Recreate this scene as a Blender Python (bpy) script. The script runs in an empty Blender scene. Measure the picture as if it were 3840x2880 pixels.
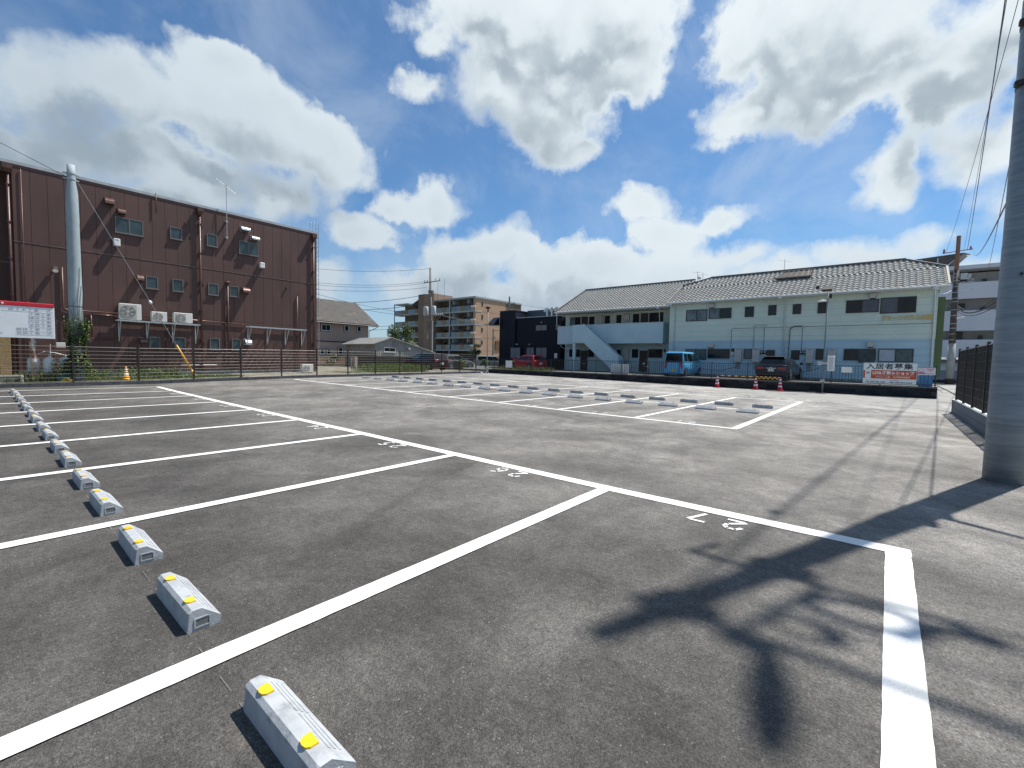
import bpy, math, random
import numpy as np
from mathutils import Vector, Matrix
random.seed(7); np.random.seed(7)
S = bpy.context.scene
COL = S.collection

# ------------------------------------------------------------------ camera
cd = bpy.data.cameras.new("camera"); cam = bpy.data.objects.new("camera", cd); COL.objects.link(cam)
cd.sensor_width = 36; cd.lens = 15.746; cd.clip_start = 0.05; cd.clip_end = 4000
_f = Vector((0.76499892, 0.64160353, -0.05587089)); _r = Vector((0.6433645, -0.76527287, 0.02096566)); _u = Vector((0.02930484, 0.05198405, 0.99821785))
cam.matrix_world = Matrix(((_r.x, _u.x, -_f.x, 0), (_r.y, _u.y, -_f.y, 0), (_r.z, _u.z, -_f.z, 1.4427), (0, 0, 0, 1)))
S.camera = cam

# ------------------------------------------------------------------ sun and view
SUN_EL = math.radians(62); SUN_TH = math.radians(19.8)      # sun stands towards +X, a little towards -Y
SDIR = Vector((math.cos(SUN_EL)*math.cos(SUN_TH), -math.cos(SUN_EL)*math.sin(SUN_TH), math.sin(SUN_EL)))
sl = bpy.data.lights.new("sun", 'SUN'); sl.energy = 4.4; sl.angle = math.radians(0.6); sl.color = (1.0, 0.955, 0.88)
so = bpy.data.objects.new("sun", sl); COL.objects.link(so); so.rotation_euler = SDIR.to_track_quat('Z', 'Y').to_euler()
S.view_settings.view_transform = 'Standard'; S.view_settings.look = 'None'
S.cycles.max_bounces = 4; S.cycles.diffuse_bounces = 2; S.cycles.glossy_bounces = 2; S.cycles.transmission_bounces = 2; S.cycles.transparent_max_bounces = 4
S.view_settings.exposure = 0.62; S.view_settings.gamma = 1.0; S.view_settings.use_curve_mapping = False

# ------------------------------------------------------------------ node helper
class NT:
    def __init__(s, nt): s.nt = nt; s.n = nt.nodes; s.l = nt.links
    def new(s, t, **kw):
        n = s.n.new(t)
        for k, v in kw.items(): setattr(n, k, v)
        return n
    def put(s, sock, v):
        if hasattr(v, 'is_output') or isinstance(v, bpy.types.NodeSocket): s.l.new(v, sock)
        elif v is not None: sock.default_value = v
    def math(s, op, a, b=None, c=None, clamp=False):
        n = s.new('ShaderNodeMath', operation=op); n.use_clamp = clamp
        s.put(n.inputs[0], a)
        if b is not None: s.put(n.inputs[1], b)
        if c is not None: s.put(n.inputs[2], c)
        return n.outputs[0]
    def vmath(s, op, a, b=None):
        n = s.new('ShaderNodeVectorMath', operation=op); s.put(n.inputs[0], a)
        if b is not None: s.put(n.inputs[1], b)
        return n.outputs['Value'] if op in ('LENGTH', 'DOT_PRODUCT') else n.outputs[0]
    def noise(s, vec, scale, detail=4, rough=.55, dist=0.0):
        n = s.new('ShaderNodeTexNoise'); n.inputs['Scale'].default_value = scale; n.inputs['Detail'].default_value = detail
        n.inputs['Roughness'].default_value = rough; n.inputs['Distortion'].default_value = dist
        if vec is not None: s.l.new(vec, n.inputs['Vector'])
        return n.outputs['Fac']
    def mix(s, f, a, b):
        n = s.new('ShaderNodeMix', data_type='RGBA'); s.put(n.inputs[0], f)
        s.put(n.inputs[6], a if not isinstance(a, tuple) else (*a[:3], 1)); s.put(n.inputs[7], b if not isinstance(b, tuple) else (*b[:3], 1))
        return n.outputs[2]
    def ramp(s, f, lo, hi, a=0.0, b=1.0):
        n = s.new('ShaderNodeMapRange'); n.interpolation_type = 'SMOOTHSTEP'
        s.put(n.inputs[0], f); s.put(n.inputs[1], lo); s.put(n.inputs[2], hi); s.put(n.inputs[3], a); s.put(n.inputs[4], b)
        return n.outputs[0]

# ------------------------------------------------------------------ world: Nishita sky with cumulus
W = bpy.data.worlds.new("World"); S.world = W; W.use_nodes = True
t = NT(W.node_tree); t.n.clear()
LOBES = [(86.6,21.1,.081,.064),(81,22.4,.106,.069),(72.5,27.2,.063,.055),(70.9,23.8,.132,.077),(65.1,22.5,.124,.076),(84.8,16.9,.133,.071),(75.1,17.4,.172,.066),(68.4,16.6,.084,.048),(79.5,13.5,.181,.044),(95,17.2,.12,.11),
 (41.3,35.6,.174,.082),(31.7,35.1,.149,.069),(42.2,29.8,.12,.08),(35.9,27.3,.123,.084),(52.2,29.3,.045,.024),(32.9,23.6,.05,.029),(28.2,31.5,.098,.062),(12.8,32.6,.095,.061),(9.2,28.6,.1,.071),(14.2,25.7,.056,.036),(4.2,29.7,.119,.083),(5.7,24.8,.115,.047),(.6,17.4,.047,.056),(-3.1,24.1,.082,.09),(-6,18.3,.06,.051),(-8,26.7,.1,.09),
 (58.2,14.5,.07,.036),(49.4,18.3,.06,.034),(55.5,17.8,.04,.032),(46.5,12.2,.09,.056),(41.3,14,.075,.04),(35.4,11.3,.11,.055),(29.1,10.7,.1,.044),(24.4,17.9,.06,.033),(21.6,15.2,.082,.04),(15.6,15.7,.062,.023),(19.4,11,.1,.042),(13.5,11.6,.06,.028),(10,9.4,.12,.034),(2,11.3,.1,.03),(62,8.3,.07,.05),(50,8,.13,.05),(30,7.2,.34,.044),(88,12,.16,.05),(74,11.5,.12,.04),(66,11,.05,.05),(20,5.5,.3,.04),(0,7,.16,.04),(-12,14,.12,.10)]
def lobe_group(lobes, nm):
    g = bpy.data.node_groups.new(nm, 'ShaderNodeTree')
    g.interface.new_socket("Vector", in_out='INPUT', socket_type='NodeSocketVector')
    g.interface.new_socket("Field", in_out='OUTPUT', socket_type='NodeSocketFloat')
    q = NT(g); gi = q.new('NodeGroupInput'); go = q.new('NodeGroupOutput')
    # work in azimuth and elevation
    sp = q.new('ShaderNodeSeparateXYZ'); q.l.new(gi.outputs[0], sp.inputs[0])
    az_ = q.math('ARCTAN2', sp.outputs[1], sp.outputs[0]); el_ = q.math('ARCSINE', sp.outputs[2])
    cb = q.new('ShaderNodeCombineXYZ'); q.l.new(az_, cb.inputs[0]); q.l.new(el_, cb.inputs[1]); p = cb.outputs[0]
    acc = None
    for az, el, ra, rb in lobes:
        k_ = 1.3 if rb < .05 or el < 13 else 1.06
        ra *= k_; rb *= k_
        az, el = math.radians(az), math.radians(el); ra /= math.cos(el)
        if acc is not None:                        # chained on the lobe before, so the evaluation stays sequential
            ch = q.new('ShaderNodeVectorMath', operation='MULTIPLY_ADD'); q.l.new(acc, ch.inputs[0]); ch.inputs[1].default_value = (1e-8,)*3
            q.l.new(p, ch.inputs[2]); p = ch.outputs[0]
        sc = q.new('ShaderNodeVectorMath', operation='MULTIPLY_ADD')
        q.l.new(p, sc.inputs[0]); sc.inputs[1].default_value = (1/ra, 1/rb, 0); sc.inputs[2].default_value = (-az/ra, -el/rb, 0)
        ln = q.vmath('LENGTH', sc.outputs[0])
        acc = ln if acc is None else q.math('SMOOTH_MIN', acc, ln, .35)
    q.l.new(acc, go.inputs[0])
    return g
tc = t.new('ShaderNodeTexCoord'); D0 = tc.outputs['Generated']
Dn = t.vmath('NORMALIZE', D0)
sky = t.new('ShaderNodeTexSky'); sky.sky_type = 'NISHITA'; sky.sun_disc = False
sky.sun_elevation = SUN_EL; sky.sun_rotation = math.atan2(SDIR.x, SDIR.y); sky.altitude = 20; sky.air_density = 1.0; sky.dust_density = .6; sky.ozone_density = 2.2
LG = lobe_group(LOBES, 'cloud_field'); LG2 = lobe_group([l for l in LOBES if l[2]*l[3] > .0042], 'cloud_field_large')
WARP = []
def cloud(vec, first=True):
    # turbulent edges: warp the direction at two scales, then look up the field
    if first:
        w = t.new('ShaderNodeTexNoise'); w.inputs['Scale'].default_value = 5.5; w.inputs['Detail'].default_value = 6; w.inputs['Roughness'].default_value = .58; t.l.new(vec, w.inputs['Vector'])
        wv = t.vmath('SUBTRACT', w.outputs['Color'], (.5, .5, .5))
        WARP.append(t.vmath('MULTIPLY', wv, (.15, .15, .15)))
    wv = WARP[0]
    v2 = t.vmath('ADD', vec, wv)
    g = t.new('ShaderNodeGroup'); g.node_tree = LG if first else LG2; t.l.new(v2, g.inputs[0])
    fld = t.math('SUBTRACT', 1.12, g.outputs[0])
    # cumulus everywhere else in the sky too
    cov = t.noise(vec, 2.6, 2, .5)
    gen = t.ramp(cov, .42, .68, -.6, .8)
    away = t.ramp(t.vmath('DOT_PRODUCT', vec, (0.765, 0.6416, 0.0)), .25, .55, 0.0, 1.6)
    gen = t.math('SUBTRACT', gen, away)
    fld = t.math('MAXIMUM', fld, gen)
    fld = t.math('MAXIMUM', fld, -1.6)
    # billows: rounded cells over fine noise
    vo = t.new('ShaderNodeTexVoronoi'); vo.feature = 'SMOOTH_F1'; vo.inputs['Scale'].default_value = 15.0; vo.inputs['Smoothness'].default_value = .6; vo.inputs['Detail'].default_value = 1.0 if first else 0.0; vo.inputs['Roughness'].default_value = .5
    t.l.new(v2, vo.inputs['Vector'])
    fld = t.math('MULTIPLY_ADD', t.math('SUBTRACT', .45, vo.outputs['Distance']), .55, fld)
    nz = t.noise(vec, 13.0, 7 if first else 2, .66)
    return t.math('MULTIPLY_ADD', t.math('SUBTRACT', nz, .5), .75, fld)
dA = cloud(Dn)
tow = (SDIR*.75 + Vector((0, 0, .35))).normalized() * .085
ch = t.new('ShaderNodeVectorMath', operation='MULTIPLY_ADD'); t.l.new(dA, ch.inputs[0]); ch.inputs[1].default_value = (1e-7,)*3; t.l.new(Dn, ch.inputs[2])
Ds = t.vmath('NORMALIZE', t.vmath('ADD', ch.outputs[0], tuple(tow)))
dB = cloud(Ds, False)
edge = t.ramp(t.noise(Dn, 3.2, 3, .5), .38, .62, .22, .75)
alpha = t.ramp(dA, -.12, edge)
thin = t.ramp(t.noise(Dn, 4.0, 6, .6, .4), .42, .74, .03, .30)
alpha = t.math('MAXIMUM', alpha, thin)
lit = t.math('SUBTRACT', dA, dB)                       # >0 where it thins out towards the sun
thick = t.ramp(dA, .0, .88)
shade = t.ramp(lit, -.45, .60, .0, 1.0)
soft = t.noise(Dn, 4.5, 4, .55)
g1 = t.math('MULTIPLY', thick, t.math('SUBTRACT', 1.42, shade))
g1 = t.math('MULTIPLY', g1, t.ramp(soft, .30, .62, .65, 1.3))
g1 = t.math('MULTIPLY_ADD', t.math('SUBTRACT', .5, shade), .35, g1)
g1 = t.ramp(g1, -.08, 1.55, 0, .92)
# seen towards the sun side the clouds are whiter, away from it greyer
side = t.ramp(t.vmath('DOT_PRODUCT', Dn, tuple(SDIR)), .05, .8)
bright = t.mix(side, (4.9, 5.7, 6.4), (7.2, 7.9, 8.3))
ccol = t.mix(g1, bright, t.mix(side, (2.6, 3.25, 3.85), (3.2, 3.9, 4.5)))
skyc = t.vmath('MULTIPLY', sky.outputs[0], (.55, .86, 1.07))
low = t.new('ShaderNodeSeparateXYZ'); t.l.new(Dn, low.inputs[0])
colr = t.mix(alpha, skyc, ccol)
hz = t.ramp(low.outputs[2], .0, .26, .58, 0)
colr = t.mix(hz, colr, (4.6, 5.5, 6.4))
bg = t.new('ShaderNodeBackground'); bg.inputs['Strength'].default_value = .075; t.l.new(colr, bg.inputs['Color'])
W.cycles.sampling_method = 'NONE'
wo = t.new('ShaderNodeOutputWorld'); t.l.new(bg.outputs[0], wo.inputs[0])

# ------------------------------------------------------------------ materials
MATS = {}
def mat(name, col, rough=.6, var=.12, scale=3.0, bump=0.0, bscale=40.0, metal=0.0, spec=.5, stretch=None, dirt=None, coat=0.0):
    if name in MATS: return MATS[name]
    m = bpy.data.materials.new(name); m.use_nodes = True; q = NT(m.node_tree)
    b = q.n['Principled BSDF']; MATS[name] = m
    geo = q.new('ShaderNodeNewGeometry').outputs['Position']
    if stretch: geo = q.vmath('MULTIPLY', geo, stretch)
    n1 = q.noise(geo, scale, 5, .6)
    lo = tuple(c*(1-var) for c in col); hi = tuple(min(1, c*(1+var)) for c in col)
    c = q.mix(q.ramp(n1, .3, .7), lo, hi)
    if dirt:
        n2 = q.noise(geo, dirt[1], 6, .65)
        c = q.mix(q.ramp(n2, dirt[2], dirt[2]+.18), c, dirt[0])
    q.l.new(c, b.inputs['Base Color'])
    b.inputs['Metallic'].default_value = metal; b.inputs['Specular IOR Level'].default_value = spec
    if coat: b.inputs['Coat Weight'].default_value = coat
    q.put(b.inputs['Roughness'], q.ramp(n1, .2, .8, max(0, rough-.07), min(1, rough+.07)))
    if bump:
        bp = q.new('ShaderNodeBump'); bp.inputs['Strength'].default_value = bump; bp.inputs['Distance'].default_value = .01
        q.l.new(q.noise(geo, bscale, 5, .6), bp.inputs['Height']); q.l.new(bp.outputs[0], b.inputs['Normal'])
    return m
def glass(name, col=(.02,.03,.035), rough=.06, curtain=None):
    if name in MATS: return MATS[name]
    m = mat(name, col, rough, .25, 1.5, spec=.8)
    return m

def asphalt():
    m = bpy.data.materials.new("asphalt"); m.use_nodes = True; q = NT(m.node_tree); b = q.n['Principled BSDF']
    P = q.new('ShaderNodeNewGeometry').outputs['Position']
    xyz = q.new('ShaderNodeSeparateXYZ'); q.l.new(P, xyz.inputs[0]); X, Y = xyz.outputs[0], xyz.outputs[1]
    tyre_n = q.ramp(q.noise(P, 1.3, 3, .6), .42, .62, 0, .42)
    def scale_col(c, f):          # multiply a colour by a scalar
        v = q.new('ShaderNodeVectorMath', operation='SCALE'); q.l.new(c, v.inputs[0]); q.put(v.inputs['Scale'], f); return v.outputs[0]
    # dust carried in by cars, plus sun glare put into the colour: the lane and the entrance are paler than the fresh bays
    wob = q.math('MULTIPLY_ADD', q.noise(P, .30, 4, .6), 6.0, -3.0)
    lane = q.ramp(q.math('ADD', X, wob), -.5, 8.0)
    ent = q.ramp(q.math('SUBTRACT', q.math('ADD', X, wob), q.math('MULTIPLY', Y, .45)), 5, 24)
    base = q.mix(lane, (.070, .0655, .0605), (.160, .151, .140))
    base = q.mix(ent, base, (.268, .258, .243))
    # large soft patches left by the paver and by drying water
    base = scale_col(base, q.ramp(q.noise(P, .55, 5, .55, .4), .30, .70, .70, 1.34))
    base = scale_col(base, q.ramp(q.noise(P, 1.7, 5, .6, .8), .32, .68, .84, 1.18))
    pt = q.ramp(q.noise(P, 1.05, 6, .62, 1.2), .56, .68)
    base = q.mix(q.math('MULTIPLY', pt, .30), base, scale_col(base, 1.75))
    # drag streaks following the traffic (three directions)
    for ang, fr, am, lo_ in ((-62, 2.3, .34, .50), (-20, 2.6, .30, .52)):
        rot = q.new('ShaderNodeMapping'); rot.inputs['Rotation'].default_value = (0, 0, math.radians(ang)); q.l.new(P, rot.inputs['Vector'])
        st = q.noise(q.vmath('MULTIPLY', rot.outputs[0], (.16, fr, 1)), 1.0, 6, .68, .5)
        base = q.mix(q.math('MULTIPLY', q.ramp(st, lo_, lo_+.2), q.math('MULTIPLY_ADD', ent, am, .08)), base, scale_col(base, 1.55))
        base = q.mix(q.math('MULTIPLY', q.ramp(st, .46, .30), q.math('MULTIPLY_ADD', lane, am*.8, .06)), base, scale_col(base, .62))
    # tyre sweeps curving in from the street
    for cx, cy, R_, w_ in ((26.0, 13.5, 13.2, .10), (26.0, 13.5, 14.75, .11), (30.0, 9.0, 14.4, .10), (30.0, 9.0, 15.9, .10), (9.5, -12.0, 15.6, .09), (9.5, -12.0, 17.1, .09)):
        d = q.vmath('LENGTH', q.vmath('SUBTRACT', q.vmath('MULTIPLY', P, (1, 1, 0)), (cx, cy, 0)))
        e = q.math('ABSOLUTE', q.math('SUBTRACT', d, R_))
        k = q.math('MULTIPLY', q.ramp(e, w_, w_*.25), tyre_n)
        base = q.mix(k, base, scale_col(base, .55))
    # fine aggregate
    v = q.new('ShaderNodeTexVoronoi'); v.inputs['Scale'].default_value = 165; q.l.new(P, v.inputs['Vector'])
    sv = q.new('ShaderNodeSeparateColor'); q.l.new(v.outputs['Color'], sv.inputs[0])
    fine = q.noise(P, 85, 3, .7)
    mid = q.noise(P, 30, 2, .6)
    coarse = q.noise(q.vmath('MULTIPLY', P, (1, .55, 1)), 13, 4, .72, .6)
    k = q.math('MULTIPLY', q.math('MULTIPLY_ADD', sv.outputs[0], .34, .84), q.ramp(fine, .30, .70, .62, 1.36))
    k = q.math('MULTIPLY', k, q.ramp(mid, .3, .7, .84, 1.16))
    k = q.math('MULTIPLY', k, q.ramp(coarse, .30, .70, .84, 1.15))
    base = scale_col(base, k)
    ck = q.ramp(coarse, .355, .30)                            # torn, rough spots
    base = q.mix(q.math('MULTIPLY', ck, .38), base, (.02, .02, .021))
    dk = q.ramp(q.noise(P, 48, 2, .5, 1.6), .66, .73)         # open pits between the stones
    base = q.mix(q.math('MULTIPLY', dk, .68), base, (.014, .014, .015))
    near = q.ramp(sv.outputs[1], .9935, .9965)                  # a few pale chips
    base = q.mix(q.math('MULTIPLY', near, .3), base, (.46, .45, .41))
    q.l.new(base, b.inputs['Base Color'])
    b.inputs['Roughness'].default_value = .80; b.inputs['Specular IOR Level'].default_value = .35
    bp = q.new('ShaderNodeBump'); bp.inputs['Strength'].default_value = .9; bp.inputs['Distance'].default_value = .006
    q.l.new(q.math('ADD', fine, q.math('MULTIPLY', v.outputs['Distance'], -.8)), bp.inputs['Height']); q.l.new(bp.outputs[0], b.inputs['Normal'])
    return m
def paint():
    m = bpy.data.materials.new("line_paint"); m.use_nodes = True; q = NT(m.node_tree); b = q.n['Principled BSDF']
    P = q.new('ShaderNodeNewGeometry').outputs['Position']
    c = q.mix(q.ramp(q.noise(P, 1.6, 4, .6), .42, .72), (.74, .75, .745), (.69, .665, .59))
    c = q.mix(q.math('MULTIPLY', q.ramp(q.noise(P, 95, 3, .7), .56, .68), q.ramp(q.noise(P, 1.1, 3, .6), .40, .62, .12, .75)), c, (.30, .30, .29))
    c = q.mix(q.ramp(q.noise(P, 9, 6, .7), .63, .74, 0, .35), c, (.45, .44, .42))
    q.l.new(c, b.inputs['Base Color']); b.inputs['Roughness'].default_value = .6
    bp = q.new('ShaderNodeBump'); bp.inputs['Strength'].default_value = .35; bp.inputs['Distance'].default_value = .004
    q.l.new(q.noise(P, 75, 4, .7), bp.inputs['Height']); q.l.new(bp.outputs[0], b.inputs['Normal'])
    return m

# ------------------------------------------------------------------ mesh helpers
class MB:
    def __init__(s): s.v = []; s.f = []; s.m = []
    def add(s, vs, fs, mi=0):
        o = len(s.v); s.v += [tuple(p) for p in vs]; s.f += [tuple(i+o for i in f) for f in fs]; s.m += [mi]*len(fs); return s
    def box(s, a, b, mi=0):
        (x0, y0, z0), (x1, y1, z1) = a, b
        if x0 > x1: x0, x1 = x1, x0
        if y0 > y1: y0, y1 = y1, y0
        if z0 > z1: z0, z1 = z1, z0
        return s.add([(x0,y0,z0),(x1,y0,z0),(x1,y1,z0),(x0,y1,z0),(x0,y0,z1),(x1,y0,z1),(x1,y1,z1),(x0,y1,z1)],
                     [(0,3,2,1),(4,5,6,7),(0,1,5,4),(1,2,6,5),(2,3,7,6),(3,0,4,7)], mi)
    def cbox(s, a, b, c=.01, mi=0):          # box with chamfered vertical and top edges
        (x0, y0, z0), (x1, y1, z1) = a, b
        if x0 > x1: x0, x1 = x1, x0
        if y0 > y1: y0, y1 = y1, y0
        if z0 > z1: z0, z1 = z1, z0
        def ring(i, z): return [(x0+i+c,y0+i,z),(x1-i-c,y0+i,z),(x1-i,y0+i+c,z),(x1-i,y1-i-c,z),(x1-i-c,y1-i,z),(x0+i+c,y1-i,z),(x0+i,y1-i-c,z),(x0+i,y0+i+c,z)]
        rs = [ring(c*.6, z0), ring(0, z0+c), ring(0, z1-c), ring(c*.6, z1)]
        vs = sum(rs, []); fs = []
        for r in range(3):
            for i in range(8):
                j = (i+1) % 8; fs.append((r*8+i, r*8+j, (r+1)*8+j, (r+1)*8+i))
        fs.append(tuple(range(24, 32))); fs.append(tuple(range(7, -1, -1)))
        return s.add(vs, fs, mi)
    def prism(s, poly, d, mi=0):            # poly: 3D points, d: offset vector
        n = len(poly); d = Vector(d); vs = [Vector(p) for p in poly]; vs += [p+d for p in vs]
        fs = [tuple(range(n-1, -1, -1)), tuple(range(n, 2*n))] + [(i, (i+1) % n, n+(i+1) % n, n+i) for i in range(n)]
        return s.add(vs, fs, mi)
    def tube(s, pts, r, n=8, mi=0, caps=True):
        pts = [Vector(p) for p in pts]; rs = r if isinstance(r, (list, tuple)) else [r]*len(pts)
        vs = []; fs = []; ref = None
        for i, p in enumerate(pts):
            if i == 0: d = pts[1]-p
            elif i == len(pts)-1: d = p-pts[i-1]
            else: d = (pts[i+1]-p).normalized() + (p-pts[i-1]).normalized()
            d.normalize()
            a = ref if ref is not None and abs(ref.dot(d)) < .95 else (Vector((0,0,1)) if abs(d.z) < .9 else Vector((1,0,0)))
            u = d.cross(a).normalized(); w = d.cross(u).normalized(); ref = a
            for k in range(n):
                th = 2*math.pi*k/n; vs.append(p + (u*math.cos(th)+w*math.sin(th))*rs[i])
        for i in range(len(pts)-1):
            for k in range(n):
                k2 = (k+1) % n; fs.append((i*n+k, i*n+k2, (i+1)*n+k2, (i+1)*n+k))
        if caps: fs.append(tuple(range(n-1, -1, -1))); fs.append(tuple((len(pts)-1)*n+k for k in range(n)))
        return s.add(vs, fs, mi)
    def quad(s, a, b, c, d, mi=0): return s.add([a, b, c, d], [(0,1,2,3)], mi)
    def mesh(s, name, mats, smooth=False):
        me = bpy.data.meshes.new(name); me.from_pydata([tuple(p) for p in s.v], [], s.f)
        for m in (mats if isinstance(mats, (list, tuple)) else [mats]): me.materials.append(m)
        if any(s.m): me.polygons.foreach_set('material_index', s.m)
        if smooth: me.polygons.foreach_set('use_smooth', [True]*len(s.f))
        me.update(); return me
    def build(s, name, mats, parent=None, smooth=False, **kw):
        return link(name, s.mesh(name, mats, smooth), parent, **kw)
def link(name, me, parent=None, loc=None, rot=None, label=None, kind=None):
    o = bpy.data.objects.new(name, me); COL.objects.link(o)
    if parent is not None:
        o.parent = parent
        if loc is None and parent.get('_w'): o.location = -Vector(parent.location)
    if loc is not None: o.location = loc
    if rot is not None: o.rotation_euler = rot
    if label: o['label'] = label
    if kind: o['kind'] = kind
    return o
def thing(name, label, cat, loc=(0,0,0), rz=0.0, group=None, world=True):
    o = bpy.data.objects.new(name, None); COL.objects.link(o); o.location = loc; o.rotation_euler = (0,0,rz); o.empty_display_size = .2
    o['label'] = label; o['category'] = cat
    if group: o['group'] = group
    if world: o['_w'] = 1
    return o
def tag(o, label=None, cat=None, group=None, kind=None):
    if label: o['label'] = label
    if cat: o['category'] = cat
    if group: o['group'] = group
    if kind: o['kind'] = kind
    return o
def struct(name, mb, m, smooth=False, label=None): return tag(mb.build(name, m, smooth=smooth), label, kind='structure')
def dup(root, loc, rz=None, label=None, scale=None):
    r = root.copy(); COL.objects.link(r); r.location = loc
    if rz is not None: r.rotation_euler = (0,0,rz)
    if scale: r.scale = scale
    if label: r['label'] = label
    for ch in list(root.children):
        c = ch.copy(); COL.objects.link(c); c.parent = r
        for g in list(ch.children):
            d = g.copy(); COL.objects.link(d); d.parent = c
    return r
def text_mesh(body, size, m, name='lettering', parent=None, mw=None, align='LEFT', width=None, bold=0.0, thick=0.0, spacing=1.0, sx=1.0):
    c = bpy.data.curves.new('txt', 'FONT'); c.body = body; c.size = size; c.align_x = align; c.align_y = 'CENTER'; c.offset = bold; c.extrude = thick; c.space_character = spacing; c.resolution_u = 3
    o = bpy.data.objects.new('txt', c); COL.objects.link(o); bpy.context.view_layer.update()
    me = bpy.data.meshes.new_from_object(o.evaluated_get(bpy.context.evaluated_depsgraph_get()))
    if width:
        w = max(v.co.x for v in me.vertices) - min(v.co.x for v in me.vertices)
        sx = width/w
    bpy.data.objects.remove(o)
    me.transform(Matrix.Diagonal((sx, 1, 1, 1)))
    if mw is not None: me.transform(mw)
    me.materials.clear(); me.materials.append(m); me.name = name
    return link(name, me, parent)
def frame_mw(origin, right, up):
    r = Vector(right).normalized(); u = Vector(up).normalized(); n = r.cross(u)
    return Matrix(((r.x,u.x,n.x,origin[0]),(r.y,u.y,n.y,origin[1]),(r.z,u.z,n.z,origin[2]),(0,0,0,1)))

# ------------------------------------------------------------------ terrain
def sstep(v, ks, vs):
    v = np.asarray(v, float); out = np.full(v.shape, float(vs[0]))
    for i in range(len(ks)-1):
        tt = np.clip((v-ks[i])/(ks[i+1]-ks[i]), 0, 1); out = np.where(v >= ks[i], vs[i]+(vs[i+1]-vs[i])*tt, out)
    return out
def gz(x, y):
    a = sstep(x, [4.5, 11, 16, 21, 29], [.02, .12, .15, .165, .175]); b = sstep(y, [7.0, 12, 17, 24, 27], [0, .3, .65, 1.0, 1.05])
    return a*b
def gzf(x, y): return float(gz(x, y))
def curb_y(x): return 24.2 + .0857*x
def sheet(name, x0, x1, y0f, y1f, nx, ny, m, dz=0.0, kind='structure', label=None):
    xs = np.linspace(x0, x1, nx+1); vs = []; fs = []
    for i, x in enumerate(xs):
        for j in range(ny+1):
            y = y0f(x) + (y1f(x)-y0f(x))*j/ny; vs.append((x, y, gzf(x, y)+dz))
    for i in range(nx):
        for j in range(ny):
            a = i*(ny+1)+j; fs.append((a, a+ny+1, a+ny+2, a+1))
    mb = MB(); mb.add(vs, fs); return tag(mb.build(name, m, smooth=True), label, kind=kind)
M_ASPH = asphalt(); M_PAINT = paint()
WX = 28.6
sheet('parking_lot_asphalt', -30, WX, lambda x: -30, curb_y, 117, 108, M_ASPH)
M_CONC = mat('pale_concrete', (.30,.29,.27), .85, .16, 1.2, .3, 60, dirt=((.18,.175,.165), .7, .52))
M_EARTH = mat('earth_and_gravel', (.17,.155,.115), .95, .35, 2.5, .6, 30, dirt=((.26,.25,.22), 1.1, .5))
M_LOT = mat('worn_asphalt', (.10,.10,.098), .9, .2, 1.5, .4, 50)
mb = MB(); mb.quad((-900,-900,-.06),(1100,-900,-.06),(1100,1100,-.06),(-900,1100,-.06)); struct('ground', mb, mat('far_ground', (.12,.13,.09), .95, .3, .05))
# narrow pale concrete strip at the entrance and the street past it
M_ROAD = mat('street_concrete', (.27,.265,.25), .85, .18, .8, .3, 60, stretch=(.3,1,1), dirt=((.15,.147,.14), .9, .5))
mb = MB()
for i in range(16): mb.quad((WX+i*2.6,-30,.0),(WX+(i+1)*2.6,-30,.0),(WX+(i+1)*2.6,-1.8,.0),(WX+i*2.6,-1.8,.0))
struct('street', mb, M_ROAD)
mb = MB(); mb.box((WX+.12,-1.78,.1),(62,40,.47)); struct('apartment_lot_ground', mb, M_LOT)
sheet('yard_ground', -30, 62, lambda x: curb_y(x)+.12, lambda x: 75, 46, 20, M_EARTH, dz=.13)
# seams of the concrete apron (pale band across the entrance)
mb = MB()
for i in range(14):
    x0 = 20.9; y0 = -1.6+i*.6
    mb.quad((x0,y0,gzf(x0,y0)+.004),(27.9,y0,gzf(27.9,y0)+.004),(27.9,y0+.6,gzf(27.9,y0+.6)+.004),(x0+ (i+1)*.28,y0+.6,gzf(x0,y0+.6)+.004))
struct('entrance_apron', mb, mat('dusty_apron', (.255,.25,.235), .9, .14, 1.4, .5, 70, dirt=((.19,.185,.175), .8, .5)))

# ------------------------------------------------------------------ painted lines
def strip(mb, p, q, w, dz=.005):
    p = Vector((p[0],p[1],0)); q = Vector((q[0],q[1],0)); d = (q-p); L = d.length; d.normalize(); n = Vector((-d.y, d.x, 0))*w/2
    N = max(1, int(L/.07)); vs = []; fs = []
    for i in range(N+1):
        c = p + d*(L*i/N)
        for sgn in (1, -1):
            e = c + n*sgn*(1+random.gauss(0,.0022)/max(w,.03)); vs.append((e.x, e.y, gzf(e.x, e.y)+dz))
    for i in range(N): fs.append((2*i, 2*i+1, 2*i+3, 2*i+2))
    mb.add(vs, fs)
lines_root = thing('parking_lines', 'white painted bay lines on the asphalt', 'road marking'); del lines_root['category']; lines_root['kind'] = 'structure'
YL = [-.13+2.5*(9-n) if n < 9 else -.13 for n in range(10)]
YL[0] = 22.45
YK = [2.54+2.37*(9-n) for n in range(10)]; YK[0] = 24.0
mb = MB()
pts = [(4.60,-.21),(4.55,2.33),(4.55,7.4),(4.52,14.9),(4.56,20.0),(4.62,22.53)]
for a, b in zip(pts, pts[1:]): strip(mb, a, b, .17)
mb.build('line', M_PAINT, lines_root, label='long white line along the heads of bays 19 to 27')
for n in range(10):
    mb = MB(); strip(mb, (4.545,YL[n]), (-.55,YL[n]), .155 if n == 9 else .14, .008); mb.build('line', M_PAINT, lines_root)
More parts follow.
